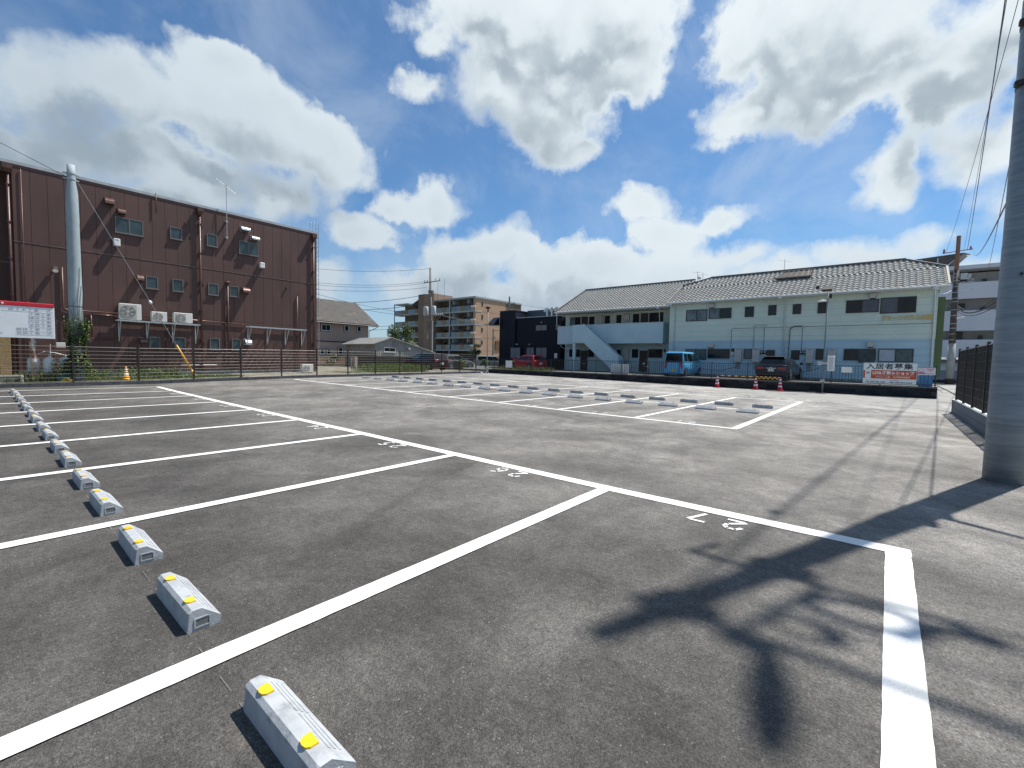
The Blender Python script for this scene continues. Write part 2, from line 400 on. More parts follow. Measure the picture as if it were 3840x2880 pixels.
mb = MB(); strip(mb, (10.74,YK[9]-.06), (10.78,9), .14); strip(mb, (10.78,9), (10.74,YK[0]+.06), .14); mb.build('line', M_PAINT, lines_root, label='white line along the heads of bays 10 to 18')
mb = MB(); strip(mb, (15.5,YK[9]), (15.5,YK[0]), .12); mb.build('line', M_PAINT, lines_root, label='white line between the two rows of the middle block')
mb = MB(); strip(mb, (20.66,YK[9]-.06), (20.66,YK[0]+.06), .13); mb.build('line', M_PAINT, lines_root)
for n in range(10):
    mb = MB(); strip(mb, (10.80,YK[n]), (20.6,YK[n]), .16 if n in (9,) else .13, .008); mb.build('line', M_PAINT, lines_root)
M_CHALK = mat('chalk_dust', (.15,.148,.145), .9, .35, 12)
mb = MB()
yy = .2
while yy < 14:
    L_ = random.uniform(.05,.22); strip(mb, (.652,yy), (.652,yy+L_), random.uniform(.003,.006), .003); yy += L_+random.uniform(.02,.14)
mb.build('chalk_line', M_CHALK, lines_root)
# stencilled bay numbers (strokes with stencil gaps)
DG = {'0': [[(0,.2),(0,.8),(.2,1),(.4,1)],[(.6,1),(.8,.8),(.8,.2),(.6,0),(.4,0)]], '1': [[(.4,0),(.4,1)]], '2': [[(0,.75),(.2,1),(.6,1),(.8,.8),(.75,.6)],[(.62,.48),(0,.05)],[(.12,0),(.85,0)]],
 '3': [[(.05,.95),(.6,1),(.8,.78),(.6,.54),(.35,.53)],[(.66,.46),(.8,.25),(.6,0),(.1,.03)]], '4': [[(.6,1),(.02,.32)],[(0,.28),(.9,.28)],[(.62,.62),(.62,0)]],
 '5': [[(.75,1),(.15,1)],[(.12,.95),(.1,.6),(.6,.62),(.8,.35),(.6,.03),(.08,.02)]], '6': [[(.7,1),(.3,.85),(.05,.5)],[(.04,.36),(.1,.1),(.4,0),(.75,.15),(.75,.42),(.4,.55),(.2,.5)]],
 '7': [[(0,1),(.66,1)],[(.8,.97),(.3,0)]], '8': [[(.4,.55),(.12,.72),(.2,.95),(.4,1)],[(.5,1),(.7,.9),(.68,.66),(.45,.53)],[(.3,.5),(.05,.28),(.2,.02),(.4,0)],[(.5,0),(.8,.15),(.75,.4),(.5,.5)]], '9': [[(.75,.5),(.3,.45),(.05,.7),(.3,1),(.7,.95),(.78,.7)],[(.76,.58),(.6,.15),(.2,0)]]}
def bay_number(txt, c, right, up, h=.235, gap=.30, w=.036):
    c = Vector((*c,0)); right = Vector((*right,0)); up = Vector((*up,0)); mb = MB()
    for i, ch in enumerate(txt):
        o = c + right*((i-(len(txt)-1)/2)*gap - .4*h*.62)
        for st in DG[ch]:
            for a, b in zip(st, st[1:]):
                P = o+right*a[0]*h*.72+up*(a[1]-.5)*h; Q = o+right*b[0]*h*.72+up*(b[1]-.5)*h
                d = (Q-P).normalized()*w*.25; strip(mb, (P-d).xy, (Q+d).xy, w, .006)
    return mb.build('bay_number', M_PAINT, lines_root, label='white stencilled bay number '+txt)
for n in range(9):
    ym = (YL[n]+YL[n+1])/2
    bay_number(str(19+n), (4.30, ym), (0,1), (-1,0))
    yk = (YK[n]+YK[n+1])/2
    bay_number(str(10+n), (11.05, yk), (0,-1), (1,0))
    bay_number(str(1+n), (20.36, yk), (0,1), (-1,0))

# ------------------------------------------------------------------ wheel stops
M_STOP = mat('cast_concrete', (.37,.39,.41), .7, .13, 9, .25, 120, dirt=((.25,.268,.285), 14, .54))
M_STOPF = mat('pocket_shade', (.14,.145,.15), .8, .15, 12, .3, 90)  # shade of the hollow stop ends, painted as a darker flat plate
M_REFL = mat('amber_reflector', (.85,.52,.01), .35, .05, 5, coat=.5)
def make_stop():
    r = thing('wheel_stop', '', 'wheel stop', world=False)
    L = .59; W0 = .155; H = .118
    def prof(i): return [(0+i*.2,0),(.006+i,H-.016),(.022+i*1.0,H-i*.8),(.066,H-i*.8),(W0-.006-i*.6,.048),(W0-i*.2,.040),(W0-i*.2,0)]
    mb = MB(); P = [[(x,y,z) for x,z in prof(i)] for y,i in ((0,.006),(.012,0),(L-.012,0),(L,.006))]
    n = 7; vs = sum(P, []); fs = []
    for k in range(3):
        for i in range(n): j = (i+1)%n; fs.append((k*n+i, (k+1)*n+i, (k+1)*n+j, k*n+j))
    fs.append(tuple(range(n))); fs.append(tuple(3*n+i for i in range(n-1,-1,-1)))
    mb.add(vs, fs); body = mb.build('body', M_STOP, r)
    for yy, s in ((0,-1),(L,1)):
        mb = MB(); x0,x1,z0,z1 = .037,.098,.022,.062; y = yy+s*.0035; w = .006
        for a, b in (((x0-w,z0-w),(x1+w,z0)),((x0-w,z1),(x1+w-.01,z1+w)),((x0-w,z0),(x0,z1)),((x1,z0),(x1+w,z1))): mb.box((a[0],yy-s*.002,a[1]),(b[0],y,b[1]))
        mb.build('pocket_rim', M_STOP, body)
        mb = MB(); mb.box((x0,yy-s*.004,z0),(x1,yy+s*.0012,z1)); mb.build('end_pocket_shade', M_STOPF, body)
    for y0 in (.085, L-.085-.06):
        mb = MB(); z = H+.0005; poly = [(.018,y0+.03,z),(.022,y0+.010,z),(.036,y0,z),(.064,y0-.001,z)]; poly += [(.064,y0+.061,z),(.036,y0+.06,z),(.022,y0+.05,z)]
        mb.prism(poly, (0,0,.007)); mb.build('reflector', M_REFL, r)
    # ribs and shallow recessed panels on the sloping face
    sl = Vector((W0-.006-.066,0,.048-H)).normalized(); nn = Vector((-sl.z,0,sl.x))
    def sp(a, y): p = Vector((.066,y,H)) + sl*a; return p
    for y0, y1 in ((.06,.285),(.305,L-.06)):
        for k in range(3):
            a = .024+k*.026; mb = MB(); p0 = sp(a,y0); p1 = sp(a,y1); p2 = sp(a+.011,y1); p3 = sp(a+.011,y0)
            mb.prism([p0-nn*.004,p1-nn*.004,p2-nn*.004,p3-nn*.004], nn*.0065); mb.build('rib', M_STOP, r)
    return r
ST = make_stop(); used = False
def place_stop(x, y, rz, label, group):
    global used
    z = gzf(x, y)
    o = ST if not used else dup(ST, (x,y,z), rz)
    used = True; o.location = (x,y,z); o.rotation_euler = (0,0,rz); o['label'] = label; o['group'] = group
left_y = sorted([2.68+2.483*j for j in range(-1,8)] + [1.335+2.483*j for j in range(0,9)])
ordn = ['nearest','second nearest','third','fourth','fifth','sixth','seventh','eighth','ninth','tenth','eleventh','twelfth','thirteenth','fourteenth','fifteenth','sixteenth','seventeenth','farthest']
for i, y in enumerate(left_y):
    bay = 27-i//2
    place_stop(.64+random.uniform(-.006,.006), y+random.uniform(-.012,.012), random.uniform(-.012,.012), f'{ordn[i]} wheel stop counted from the camera in the left row', 'wheel stops of the left row of bays')
for k in range(18):
    y = 2.82+1.19*k
    place_stop(14.62, y+.59, math.pi+random.uniform(-.012,.012), f'{ordn[k]} pale sloping wheel stop from the right, middle front row', 'wheel stops of the middle front row')
    place_stop(16.52, y, random.uniform(-.012,.012), f'{ordn[k]} dark backed wheel stop from the right, middle back row', 'wheel stops of the middle back row')

# ================================================================== kerb, mesh fence
M_KERB = mat('kerb_block', (.055,.06,.07), .85, .25, 5, .4, 60, dirt=((.12,.125,.13), 2.2, .56))
M_MORT = mat('mortar', (.045,.047,.05), .95, .2, 8)
kerb = thing('block_kerb', 'low grey concrete block kerb along the far edge of the car park', 'kerb')
mb = MB(); X0, X1 = -6.0, 28.45
for i in range(34):
    a = X0+(X1-X0)*i/34; b = X0+(X1-X0)*(i+1)/34
    z = gzf(a, curb_y(a)); z2 = gzf(b, curb_y(b))
    mb.add([(a,curb_y(a)+.012,z-.1),(b,curb_y(b)+.012,z2-.1),(b,curb_y(b)+.11,z2-.1),(a,curb_y(a)+.11,z-.1),(a,curb_y(a)+.012,z+.135),(b,curb_y(b)+.012,z2+.135),(b,curb_y(b)+.11,z2+.135),(a,curb_y(a)+.11,z+.135)],[(4,5,6,7),(0,1,5,4),(2,3,7,6)])
mb.build('core', M_MORT, kerb)
bm = MB(); bm.cbox((.004,0,0),(.396,.12,.16), .006); bmesh_ = bm.mesh('kerb_block', M_KERB)
CA = math.atan(.0857)
i = 0; x = X0
while x < 28.2:
    z = gzf(x, curb_y(x)); o = link('block', bmesh_, kerb, (x-0, curb_y(x)+random.uniform(-.003,.003), z-.02), (0, 0, CA)); x += .4*math.cos(CA)
M_CAP = mat('pale_kerb_top', (.33,.33,.32), .85, .15, 3, .3, 60)
mb = MB()
for i in range(34):
    a = X0+(X1-X0)*i/34; b = X0+(X1-X0)*(i+1)/34; za = gzf(a,curb_y(a))+.144; zb = gzf(b,curb_y(b))+.144
    mb.quad((a,curb_y(a)-.002,za),(b,curb_y(b)-.002,zb),(b,curb_y(b)+.13,zb),(a,curb_y(a)+.13,za))
mb.build('top_mortar', M_CAP, kerb)
M_FENCE = mat('dark_brown_metal', (.022,.018,.016), .45, .15, 8)
M_WIREF = mat('brown_coated_wire', (.085,.066,.055), .42, .15, 8)
fence = thing('mesh_fence', 'dark brown wire mesh fence standing on the block kerb', 'fence')
FX = [-5.8+i*2.045 for i in range(17)]
def fpt(x, z): return Vector((x, curb_y(x)+.06, gzf(x,curb_y(x))+.14+z))
pm = MB(); pm.cbox((-.028,-.028,-.02),(.028,.028,1.53), .004); pm.box((-.03,-.03,1.53),(.03,.03,1.545)); pmesh = pm.mesh('post', M_FENCE)
for x in FX: link('post', pmesh, fence, fpt(x, 0), (0,0,CA))
ZS = [.04,.19,.34,.49,.64,.79,.94,1.09,1.24,1.40]
wm = MB(); wm.tube([(0,0,0),(2.045/math.cos(CA),0,0)], .0065, 5, caps=False); wmesh = wm.mesh('rail_wire', M_WIREF)
wm2 = MB(); wm2.tube([(0,0,0),(2.045/math.cos(CA),0,0)], .011, 5, caps=False); wmesh2 = wm2.mesh('rail_wire', M_WIREF)
for a, b in zip(FX, FX[1:]):
    sl = math.atan((fpt(b,0).z-fpt(a,0).z)/2.045)
    for z in ZS:
        link('rail_wire', wmesh2 if z in (ZS[0], ZS[-1]) else wmesh, fence, fpt(a, z), (0, -sl, CA))
mb = MB()
for a, b in zip(FX, FX[1:]):
    for k in range(1, 27):
        x = a + (b-a)*k/27; p = fpt(x, .03); q = fpt(x, 1.41); mb.tube([p, q], .0016, 3, caps=False)
mb.build('vertical_wires', M_FENCE, fence, kind='stuff')

# ================================================================== brown building (facade y=30)
M_SID = mat('brown_siding', (.086,.041,.034), .58, .14, 1.1, .7, 70, stretch=(1,1,.35), dirt=((.068,.033,.028), .45, .52))
M_SIDT = mat('brown_trim', (.085,.038,.030), .4, .12, 6)
M_SIDG = mat('siding_joint', (.045,.024,.021), .8, .1, 6)
M_ALU = mat('bronze_aluminium', (.17,.15,.135), .45, .1, 8, metal=.3)
M_GLB = mat('frosted_glass', (.04,.065,.075), .2, .3, 1.3, spec=.4)
M_WHITE = mat('white_metal', (.72,.73,.72), .4, .06, 4)
M_GALV = mat('galvanised_steel', (.42,.45,.47), .45, .15, 12, metal=.35)
M_FOUND = mat('rough_foundation', (.27,.27,.25), .9, .25, 2.5, .5, 40, dirt=((.16,.16,.145), 2.0, .52))
M_BLACK = mat('black_plastic', (.012,.012,.013), .5, .2, 9)
M_HOOD = mat('brown_hood_metal', (.16,.09,.075), .3, .12, 8, metal=.4)
M_STEEL = mat('stainless_steel', (.62,.62,.61), .28, .08, 8, metal=.85)
FY = 30.0
BB = thing('brown_building', 'three storey building clad in dark brown panels behind the mesh fence', 'building', (8, FY, 0))
mb = MB(); mb.box((1.15,FY+.02,.45),(14.92,FY+14,9.55)); mb.box((-14,FY+1.6,0),(1.15,FY+14,9.55)); mb.build('wall', M_SIDG, BB)
mb = MB(); mb.box((1.18,FY+.03,-.1),(14.89,FY+13.9,.47)); mb.build('foundation', M_FOUND, BB)
rows = [(.46,3.28),(3.30,6.19),(6.24,9.56)]
PW = .5455
holes = [(4.59,7.37,5.7,8.15,2),(6.83,7.54,7.37,8.18,1),(8.53,7.5,9.05,8.2,1),(10.18,7.38,11.24,8.16,2),(6.89,4.74,7.38,5.4,1),(8.56,4.75,9.07,5.41,1),(9.64,4.79,10.14,5.41,1),(5.75,4.74,6.27,5.39,1),(5.84,1.61,6.3,2.22,1),(6.92,1.61,7.43,2.25,1),(8.59,1.61,9.09,2.29,1),(9.72,1.62,10.21,2.3,1)]
pms = {}
for r, (z0, z1) in enumerate(rows):
    x = 1.17; c = 0
    while x < 14.9:
        x1 = min(x+PW, 14.92)
        key = (r, round(x1-x, 2), c % 2)
        if key not in pms:
            q = MB(); q.cbox((.005,-.018,0),(x1-x-.005,.0,z1-z0), .003); pms[key] = q.mesh('panel', M_SID)
        link('panel', pms[key], BB, Vector((x, FY+.002*random.random(), z0)) - Vector(BB.location)); x = x1; c += 1
# recessed bay at the far left
mb = MB()
for k in range(14): mb.box((-7+k*.58+.006,FY+1.58,.3),(-7+(k+1)*.58-.006,FY+1.6,9.5))
mb.build('recess_cladding', M_SID, BB)
mb = MB(); mb.box((-14,FY-.05,9.56),(14.95,FY+14.03,9.60)); mb.box((-14,FY-.05,9.60),(14.97,FY+.10,9.69)); mb.box((14.87,FY+.1,9.60),(14.97,FY+14,9.69)); mb.build('parapet_cap', mat('pale_cap', (.42,.43,.43), .35, .08, 4, metal=.3), BB)
mb = MB(); mb.box((1.15,FY-.035,9.46),(14.95,FY-.0185,9.56)); mb.build('parapet_band', M_SIDT, BB)
mb = MB(); mb.box((1.15,FY-.032,6.193),(14.93,FY-.002,6.228)); mb.build('joint_trim', mat('joint_trim', (.20,.13,.115), .35, .25, 4, metal=.2), BB)
def sash_window(par, x0, z0, x1, z1, n, y, fm, gm, d=.05, sill=True, fr=.04, nrm=-1):
    w = MB()
    for a, b in (((x0,z0),(x1,z0+fr)),((x0,z1-fr),(x1,z1)),((x0,z0+fr),(x0+fr,z1-fr)),((x1-fr,z0+fr),(x1,z1-fr))): w.box((a[0],y+nrm*d,a[1]),(b[0],y-nrm*.01,b[1]))
    if n == 2: m_ = (x0+x1)/2; w.box((m_-.022,y+nrm*d*.85,z0+fr),(m_+.022,y,z1-fr))
    fo = w.build('window', fm, par)
    for k in range(n):
        a = x0+fr+(x1-x0-2*fr)*k/n; b = x0+fr+(x1-x0-2*fr)*(k+1)/n
        g = MB(); yy = y+nrm*(.022+.012*k); g.box((a+.004,yy,z0+fr),(b-.004,yy+.006,z1-fr)); link('pane', g.mesh('pane', gm), fo)
    if sill:
        g = MB(); g.box((x0-.03,y+nrm*(d+.045),z0-.035),(x1+.03,y,z0-.002)); link('sill', g.mesh('sill', fm), fo)
    return fo
for x0,z0,x1,z1,n in holes: sash_window(BB, x0,z0,x1,z1,n, FY-.018, M_ALU, M_GLB)
def hood(x0,z0,x1,z1,m, depth=.34):
    q = MB(); n = 7; pr_ = [(0,z1)]
    for k in range(n): a = math.pi/2*k/(n-1); pr_.append((-depth*math.sin(a)*1.0 , z0+(z1-z0)*(.25+.75*math.cos(a))))
    pr_.append((-depth, z0)); pr_.append((0, z0))
    q.prism([(x0,FY-.018+a,b) for a,b in pr_], (x1-x0,0,0)); o = q.build('vent_hood', m, BB)
    q = MB()
    q.box((x0+.02,FY-.018-depth+.015,z0-.006),(x1-.02,FY-.03,z0-.001)); link('mesh_screen', q.mesh('mesh_screen', M_BLACK), o)
    q = MB(); q.box((x0-.012,FY-.03,z0-.02),(x1+.012,FY-.019,z1+.03)); link('flange', q.mesh('flange', m), o)
for x0,z0,x1,z1,m in [(4.21,8.64,4.56,8.95,M_HOOD),(4.69,8.29,4.99,8.54,M_HOOD),(10.25,8.73,10.71,8.99,M_STEEL),(10.82,8.31,11.23,8.55,M_STEEL),(10.29,5.08,10.67,5.4,M_HOOD),(5.36,5.08,5.64,5.37,M_HOOD),(5.42,1.89,5.73,2.14,M_HOOD),(10.38,1.97,10.72,2.3,M_STEEL)]: hood(x0,z0,x1,z1,m)
for x0,z0,x1,z1 in [(4.49,6.66,4.74,7.01),(11.26,6.71,11.52,7.01)]:
    q = MB(); q.cbox((x0,FY-.30,z0),(x1,FY-.019,z1), .02); o = q.build('vent_box', M_WHITE, BB)
    q = MB(); q.box((x0+.06,FY-.306,z1-.08),(x1-.06,FY-.298,z1-.055)); link('vent_slot', q.mesh('vent_slot', M_BLACK), o)
def wall_pipe(pts, r, m, par=BB, name='downpipe', clips=None):
    q = MB(); q.tube(pts, r, 8); o = q.build(name, m, par, smooth=True)
    return o
def hopper(x, z, par=BB):
    q = MB(); q.prism([(x-.15,FY-.34,z),(x+.15,FY-.34,z),(x+.15,FY-.02,z),(x-.15,FY-.02,z)], (0,0,-.20)); q.add([(x-.15,FY-.34,z-.2),(x+.15,FY-.34,z-.2),(x+.15,FY-.02,z-.2),(x-.15,FY-.02,z-.2),(x-.07,FY-.2,z-.36),(x+.07,FY-.2,z-.36),(x+.07,FY-.06,z-.36),(x-.07,FY-.06,z-.36)], [(0,1,5,4),(1,2,6,5),(2,3,7,6),(3,0,4,7)]); return q.build('rain_hopper', M_SIDT, par)
for x, zb in ((1.05,.4),(8.185,.4),(14.66,.4)):
    hopper(x, 9.46)
    wall_pipe([(x,FY-.12,9.12),(x,FY-.12,zb)], .05, M_SIDT)
    for z in (8.6,7.0,5.4,3.8,2.2,.8):
        q = MB(); q.box((x-.075,FY-.19,z),(x+.075,FY-.02,z+.03)); q.build('pipe_clip', M_SIDT, BB)
wall_pipe([(9.535,FY-.1,5.5),(9.535,FY-.1,.6)], .04, M_SIDT); q = MB(); q.cbox((9.44,FY-.2,5.5),(9.63,FY-.02,5.62), .01); q.build('pipe_cap', M_SIDT, BB)
wall_pipe([(13.58,FY-.08,5.25),(13.58,FY-.08,.5)], .033, M_SIDT); wall_pipe([(2.65,FY-.08,5.3),(2.65,FY-.08,3.40),(2.75,FY-.08,3.33),(4.6,FY-.08,3.31)], .035, M_SIDT)
wall_pipe([(4.6,FY-.08,3.31),(10.5,FY-.08,3.19)], .03, M_HOOD, name='conduit'); wall_pipe([(3.6,FY-.08,3.20),(3.62,FY-.08,2.1)], .03, M_SIDT, name='conduit')
wall_pipe([(2.65,FY-.08,3.05),(2.66,FY-.08,2.02),(4.45,FY-.08,2.01)], .025, M_SIDT, name='conduit'); wall_pipe([(3.6,FY-.09,3.2),(4.6,FY-.09,3.18)], .028, M_HOOD, name='conduit')
wall_pipe([(5.2,FY-.1,1.5),(5.2,FY-.1,.5)], .03, M_SIDT, name='conduit'); wall_pipe([(6.6,FY-.1,2.7),(6.6,FY-.1,.6)], .03, M_SIDT, name='conduit'); wall_pipe([(7.2,FY-.1,.72),(8.9,FY-.1,.74)], .02, M_WHITE, name='conduit')
wall_pipe([(6.25,FY-.1,9.75),(6.25,FY-.1,8.71)], .022, M_SIDT, name='vent_stack'); wall_pipe([(1.45,FY-.06,9.4),(1.45,FY-.06,.5)], .018, M_SIDT, name='conduit')
for x, z in ((8.31,8.51),(7.54,8.5),(7.57,5.29),(8.32,5.29),(12.91,5.71),(9.42,2.0),(8.33,1.98),(7.6,2.0)):
    q = MB(); q.tube([(x,FY-.13,z),(x,FY-.02,z)], .055, 10); q.build('vent_cap', M_SIDT, BB)
# wall brackets carrying the air conditioners
def shelf(x0, x1, z, xs):
    sh = MB(); sh.box((x0,FY-.62,z-.03),(x1,FY-.55,z+.03)); sh.box((x0,FY-.15,z-.03),(x1,FY-.09,z+.03))
    for k in range(int((x1-x0)/.35)): sh.box((x0+.1+k*.35,FY-.551,z-.01),(x0+.14+k*.35,FY-.149,z+.02))
    sh.build('bracket_shelf', M_GALV, BB)
    for x in xs:
        q = MB(); q.box((x-.022,FY-.60,z-.08),(x+.022,FY-.02,z-.031)); q.box((x-.022,FY-.07,z-1.05),(x+.022,FY-.02,z-.081))
        q.prism([(x-.02,FY-.60,z-.081),(x-.02,FY-.55,z-.081),(x-.02,FY-.07,z-1.0),(x-.02,FY-.07,z-1.05)], (.04,0,0)); q.build('bracket', M_GALV, BB)
shelf(4.48,8.0,2.96,(4.62,5.73,6.85,7.9)); shelf(10.46,13.95,3.05,(10.6,11.7,12.8,13.85))
# loudspeaker and service lead at the left
q = MB(); q.tube([(2.40,FY-.45,5.05),(2.42,FY-.2,4.92)], [.1,.05], 12); q.box((2.35,FY-.3,5.12),(2.5,FY-.1,5.28)); q.tube([(2.42,FY-.2,5.2),(2.42,FY-.02,5.2)], .03, 8); q.build('floodlight', M_ALU, BB)
# roof ladder on the right flank
lad = thing('roof_ladder', 'thin steel ladder up the right corner of the brown building', 'ladder', (15.12,FY+.25,0))
for y in (FY+.1, FY+.5):
    q = MB(); q.tube([(15.12,y,.8),(15.12,y,10.25),(15.05,y,10.4),(14.8,y,10.4),(14.7,y,10.25),(14.7,y,9.7)], .018, 6); q.build('rail', M_GALV, lad)
rm = MB(); rm.tube([(0,0,0),(0,.4,0)], .012, 5); rmesh = rm.mesh('rung', M_GALV)
for k in range(30): link('rung', rmesh, lad, Vector((15.12,FY+.1,1+k*.31))-Vector(lad.location))
def aerial(x, y, z0, z1, boom, label, rz=0.0, n=8, dish=False, tilt=0.0, feet=None):
    a = thing('tv_aerial', label, 'aerial', (x,y,z0))
    q = MB(); q.tube([(x,y,z0),(x,y,z1)], .017, 6); q.build('mast', M_GALV, a)
    c, s_ = math.cos(rz), math.sin(rz)
    q = MB(); q.tube([(x-c*boom*.5,y-s_*boom*.5,z1-.12-tilt*.5*boom),(x+c*boom*.5,y+s_*boom*.5,z1-.12+tilt*.5*boom)], .011, 5)
    for k in range(n):
        f = (k/(n-1)-.5)*boom; L = .30-.012*k; px, py, pz = x+c*f, y+s_*f, z1-.12+tilt*f
        q.tube([(px+s_*L*.5,py-c*L*.5,pz),(px-s_*L*.5,py+c*L*.5,pz)], .006, 4)
    q.build('boom', M_GALV, a)
    return a
aerial(9.50, FY-.2, 8.02, 11.15, 1.0, 'television aerial on a tall mast bolted to the brown facade', rz=math.radians(-25), tilt=-.75)
for z in (8.1,9.0):
    q = MB(); q.box((9.45,FY-.22,z),(9.55,FY-.02,z+.08)); q.build('mast_clamp', M_GALV, BB)

# ---- air conditioners
def ac_unit(loc, w, h, label, group='air conditioner units', fx=.40, square=False, d=.32):
    r = thing('air_conditioner', label, 'air conditioner', loc, group=group, world=False)
    q = MB(); q.cbox((0,0,.03),(w,d,h), .015); q.box((.08,.02,0),(.14,d-.02,.03)); q.box((w-.16,.02,0),(w-.1,d-.02,.03)); q.build('casing', mat('ac_casing', (.66,.66,.62), .45, .05, 4), r)
    cx, cz, R = w*fx, h*.52, h*.38
    if square:
        q = MB(); q.cbox((cx-R*1.12,-.006,cz-R*1.1),(cx+R*1.12,-.001,cz+R*1.1), .002); q.build('grille_frame', mat('ac_grille', (.42,.41,.36), .5, .08, 8), r)
    q = MB(); n = 24
    q.add([(cx+R*math.cos(2*math.pi*k/n), -.0075, cz+R*math.sin(2*math.pi*k/n)) for k in range(n)], [tuple(range(n))]); q.build('fan_opening', mat('fan_shadow', (.10,.105,.105), .6, .1, 8), r)
    q = MB()
    for k in range(6):
        a0 = k*math.pi/3; q.add([(cx+.03*math.cos(a0),-.012,cz+.03*math.sin(a0)),(cx+R*.9*math.cos(a0+.15),-.009,cz+R*.9*math.sin(a0+.15)),(cx+R*.9*math.cos(a0+.75),-.013,cz+R*.9*math.sin(a0+.75))],[(0,1,2)])
    q.build('fan', mat('fan_blades', (.3,.31,.31), .5, .1, 8), r)
    q = MB()
    for rr in (.35,.6,.85,1.0):
        pts = [(cx+R*rr*math.cos(2*math.pi*k/20), -.018, cz+R*rr*math.sin(2*math.pi*k/20)) for k in range(21)]; q.tube(pts, .004, 4, caps=False)
    for k in range(-4, 5):
        zz = cz+k*R/4.5; hw = math.sqrt(max(0,R*R-(zz-cz)**2)); q.tube([(cx-hw,-.02,zz),(cx+hw,-.02,zz)], .003, 4, caps=False)
    q.tube([(cx,-.024,cz),(cx,-.016,cz)], R*.2, 12); q.build('fan_guard', mat('fan_guard', (.5,.5,.47), .5, .06, 8), r)
    return r
ac_unit((4.58,FY-.60,2.99), .86, .82, 'large square-grilled air conditioner at the left end of the wall bracket', fx=.38, square=True)
ac_unit((5.86,FY-.60,2.99), .64, .53, 'small round-grilled air conditioner in the middle of the wall bracket', fx=.42)
ac_unit((6.80,FY-.60,2.99), .84, .56, 'wide air conditioner at the right end of the wall bracket', fx=.36, square=True)
ac_unit((13.2,28.45,gzf(13.2,25.5)+.14), .72, .55, 'air conditioner standing on the ground behind the fence near the corner', fx=.38)

# ---- concrete pole at the left, its stay and ivy
M_POLE = mat('grey_coated_pole', (.30,.36,.385), .7, .12, 2.0, .5, 30, stretch=(1,1,.5), dirt=((.21,.26,.28), 3, .55))
PL = Vector((2.56,24.98,.1))
ul = thing('utility_pole', 'weathered grey concrete pole behind the fence with ivy at its foot', 'utility pole', PL)
q = MB(); q.tube([PL+Vector((0,0,z)) for z in (0,3.2,3.3,6.3,6.4,7.5,7.9,8.2,8.58)], [.235,.21,.217,.19,.197,.18,.13,.125,.12], 20); q.build('shaft', M_POLE, ul, smooth=True)
for z in (8.22, 8.0):
    q = MB(); q.tube([PL+Vector((0,0,z)),PL+Vector((0,0,z+.05))], .145, 16); q.box(PL+Vector((-.24,-.03,z)),PL+Vector((-.12,.03,z+.04))); q.box(PL+Vector((.12,-.03,z-.02)),PL+Vector((.22,.03,z+.03))); q.build('band', M_GALV, ul)
for z in (3.05,1.45):
    q = MB(); q.tube([PL+Vector((0,0,z)),PL+Vector((0,0,z+.02))], .222, 16); q.build('tie_band', M_BLACK, ul)
M_CABLE = mat('dark_cable', (.03,.03,.035), .6, .1, 6)
M_GUY = mat('guy_steel', (.22,.24,.25), .5, .1, 6)
gy0 = PL+Vector((.16,0,8.0)); gy1 = Vector((6.86,26.05,.22)); gt = gy0.lerp(gy1,.805)
guy = thing('guy_wire', 'steel stay wire from the left pole down to a yellow sleeve', 'guy wire', gy1)
q = MB(); q.tube([gy0, gy0.lerp(gy1,.5), gy1], .011, 6); q.build('wire', M_GUY, guy)
pi_ = gy0.lerp(gy1,.565); q = MB(); dd = (gy1-gy0).normalized()*.09; q.tube([pi_-dd,pi_-dd*.5,pi_,pi_+dd*.5,pi_+dd], [.02,.055,.06,.055,.02], 12); q.build('insulator', M_WHITE, guy, smooth=True)
M_YEL = mat('yellow_sleeve', (.72,.36,.01), .45, .1, 5, dirt=((.4,.22,.03), 9, .66))
q = MB(); q.tube([gt, gt.lerp(gy1,.74)], .042, 10); q.build('sleeve', M_YEL, guy, smooth=True); q = MB(); q.tube([gt.lerp(gy1,.76), gt.lerp(gy1,.98)], .05, 10); q.build('sleeve', M_YEL, guy, smooth=True)
q = MB(); pw = PL+Vector((-.16,0,8.1)); q.tube([pw, pw.lerp(Vector((-9,26,14)),.5)-Vector((0,0,.5)), Vector((-9,26,14.0))], .01, 5); tag(q.build('overhead_wire', M_CABLE), 'thin wire leaving the top of the left pole to the left', 'wire')
q = MB(); q.tube([(2.35,FY-.25,5.12),(-6,27,5.3)], .009, 5); tag(q.build('service_wire', M_CABLE), 'service wire running left from the floodlight on the brown facade', 'wire')
# leaves
M_LEAF = mat('leaf_green', (.065,.115,.022), .5, .5, 9, spec=.4)
M_LEAF2 = mat('leaf_light_green', (.15,.205,.05), .5, .4, 9, spec=.4)
M_LEAF3 = mat('leaf_dark_green', (.03,.06,.014), .55, .45, 9, spec=.35)
M_STEMM = mat('green_stem', (.11,.12,.05), .7, .3, 9)
M_BARK = mat('bark', (.085,.065,.045), .9, .3, 9, .6, 30)
def leaf(mb, c, s_, mi=0, n=None):
    d = Vector(np.random.normal(size=3)); d.normalize(); e = d.cross(Vector((0,0,1)) if abs(d.z) < .9 else Vector((1,0,0))).normalized()
    if n is not None: e = (e+Vector(n)*.6).normalized(); 
    c = Vector(c); k = s_*random.uniform(.6,1.25)
    mb.add([c-d*k*.5, c+e*k*.30+Vector((0,0,k*.06)), c+d*k*.5, c-e*k*.30], [(0,1,2,3)], mi)
ivy = thing('ivy', 'ivy with pale leaves climbing the foot of the left pole', 'plant', PL)
q = MB()
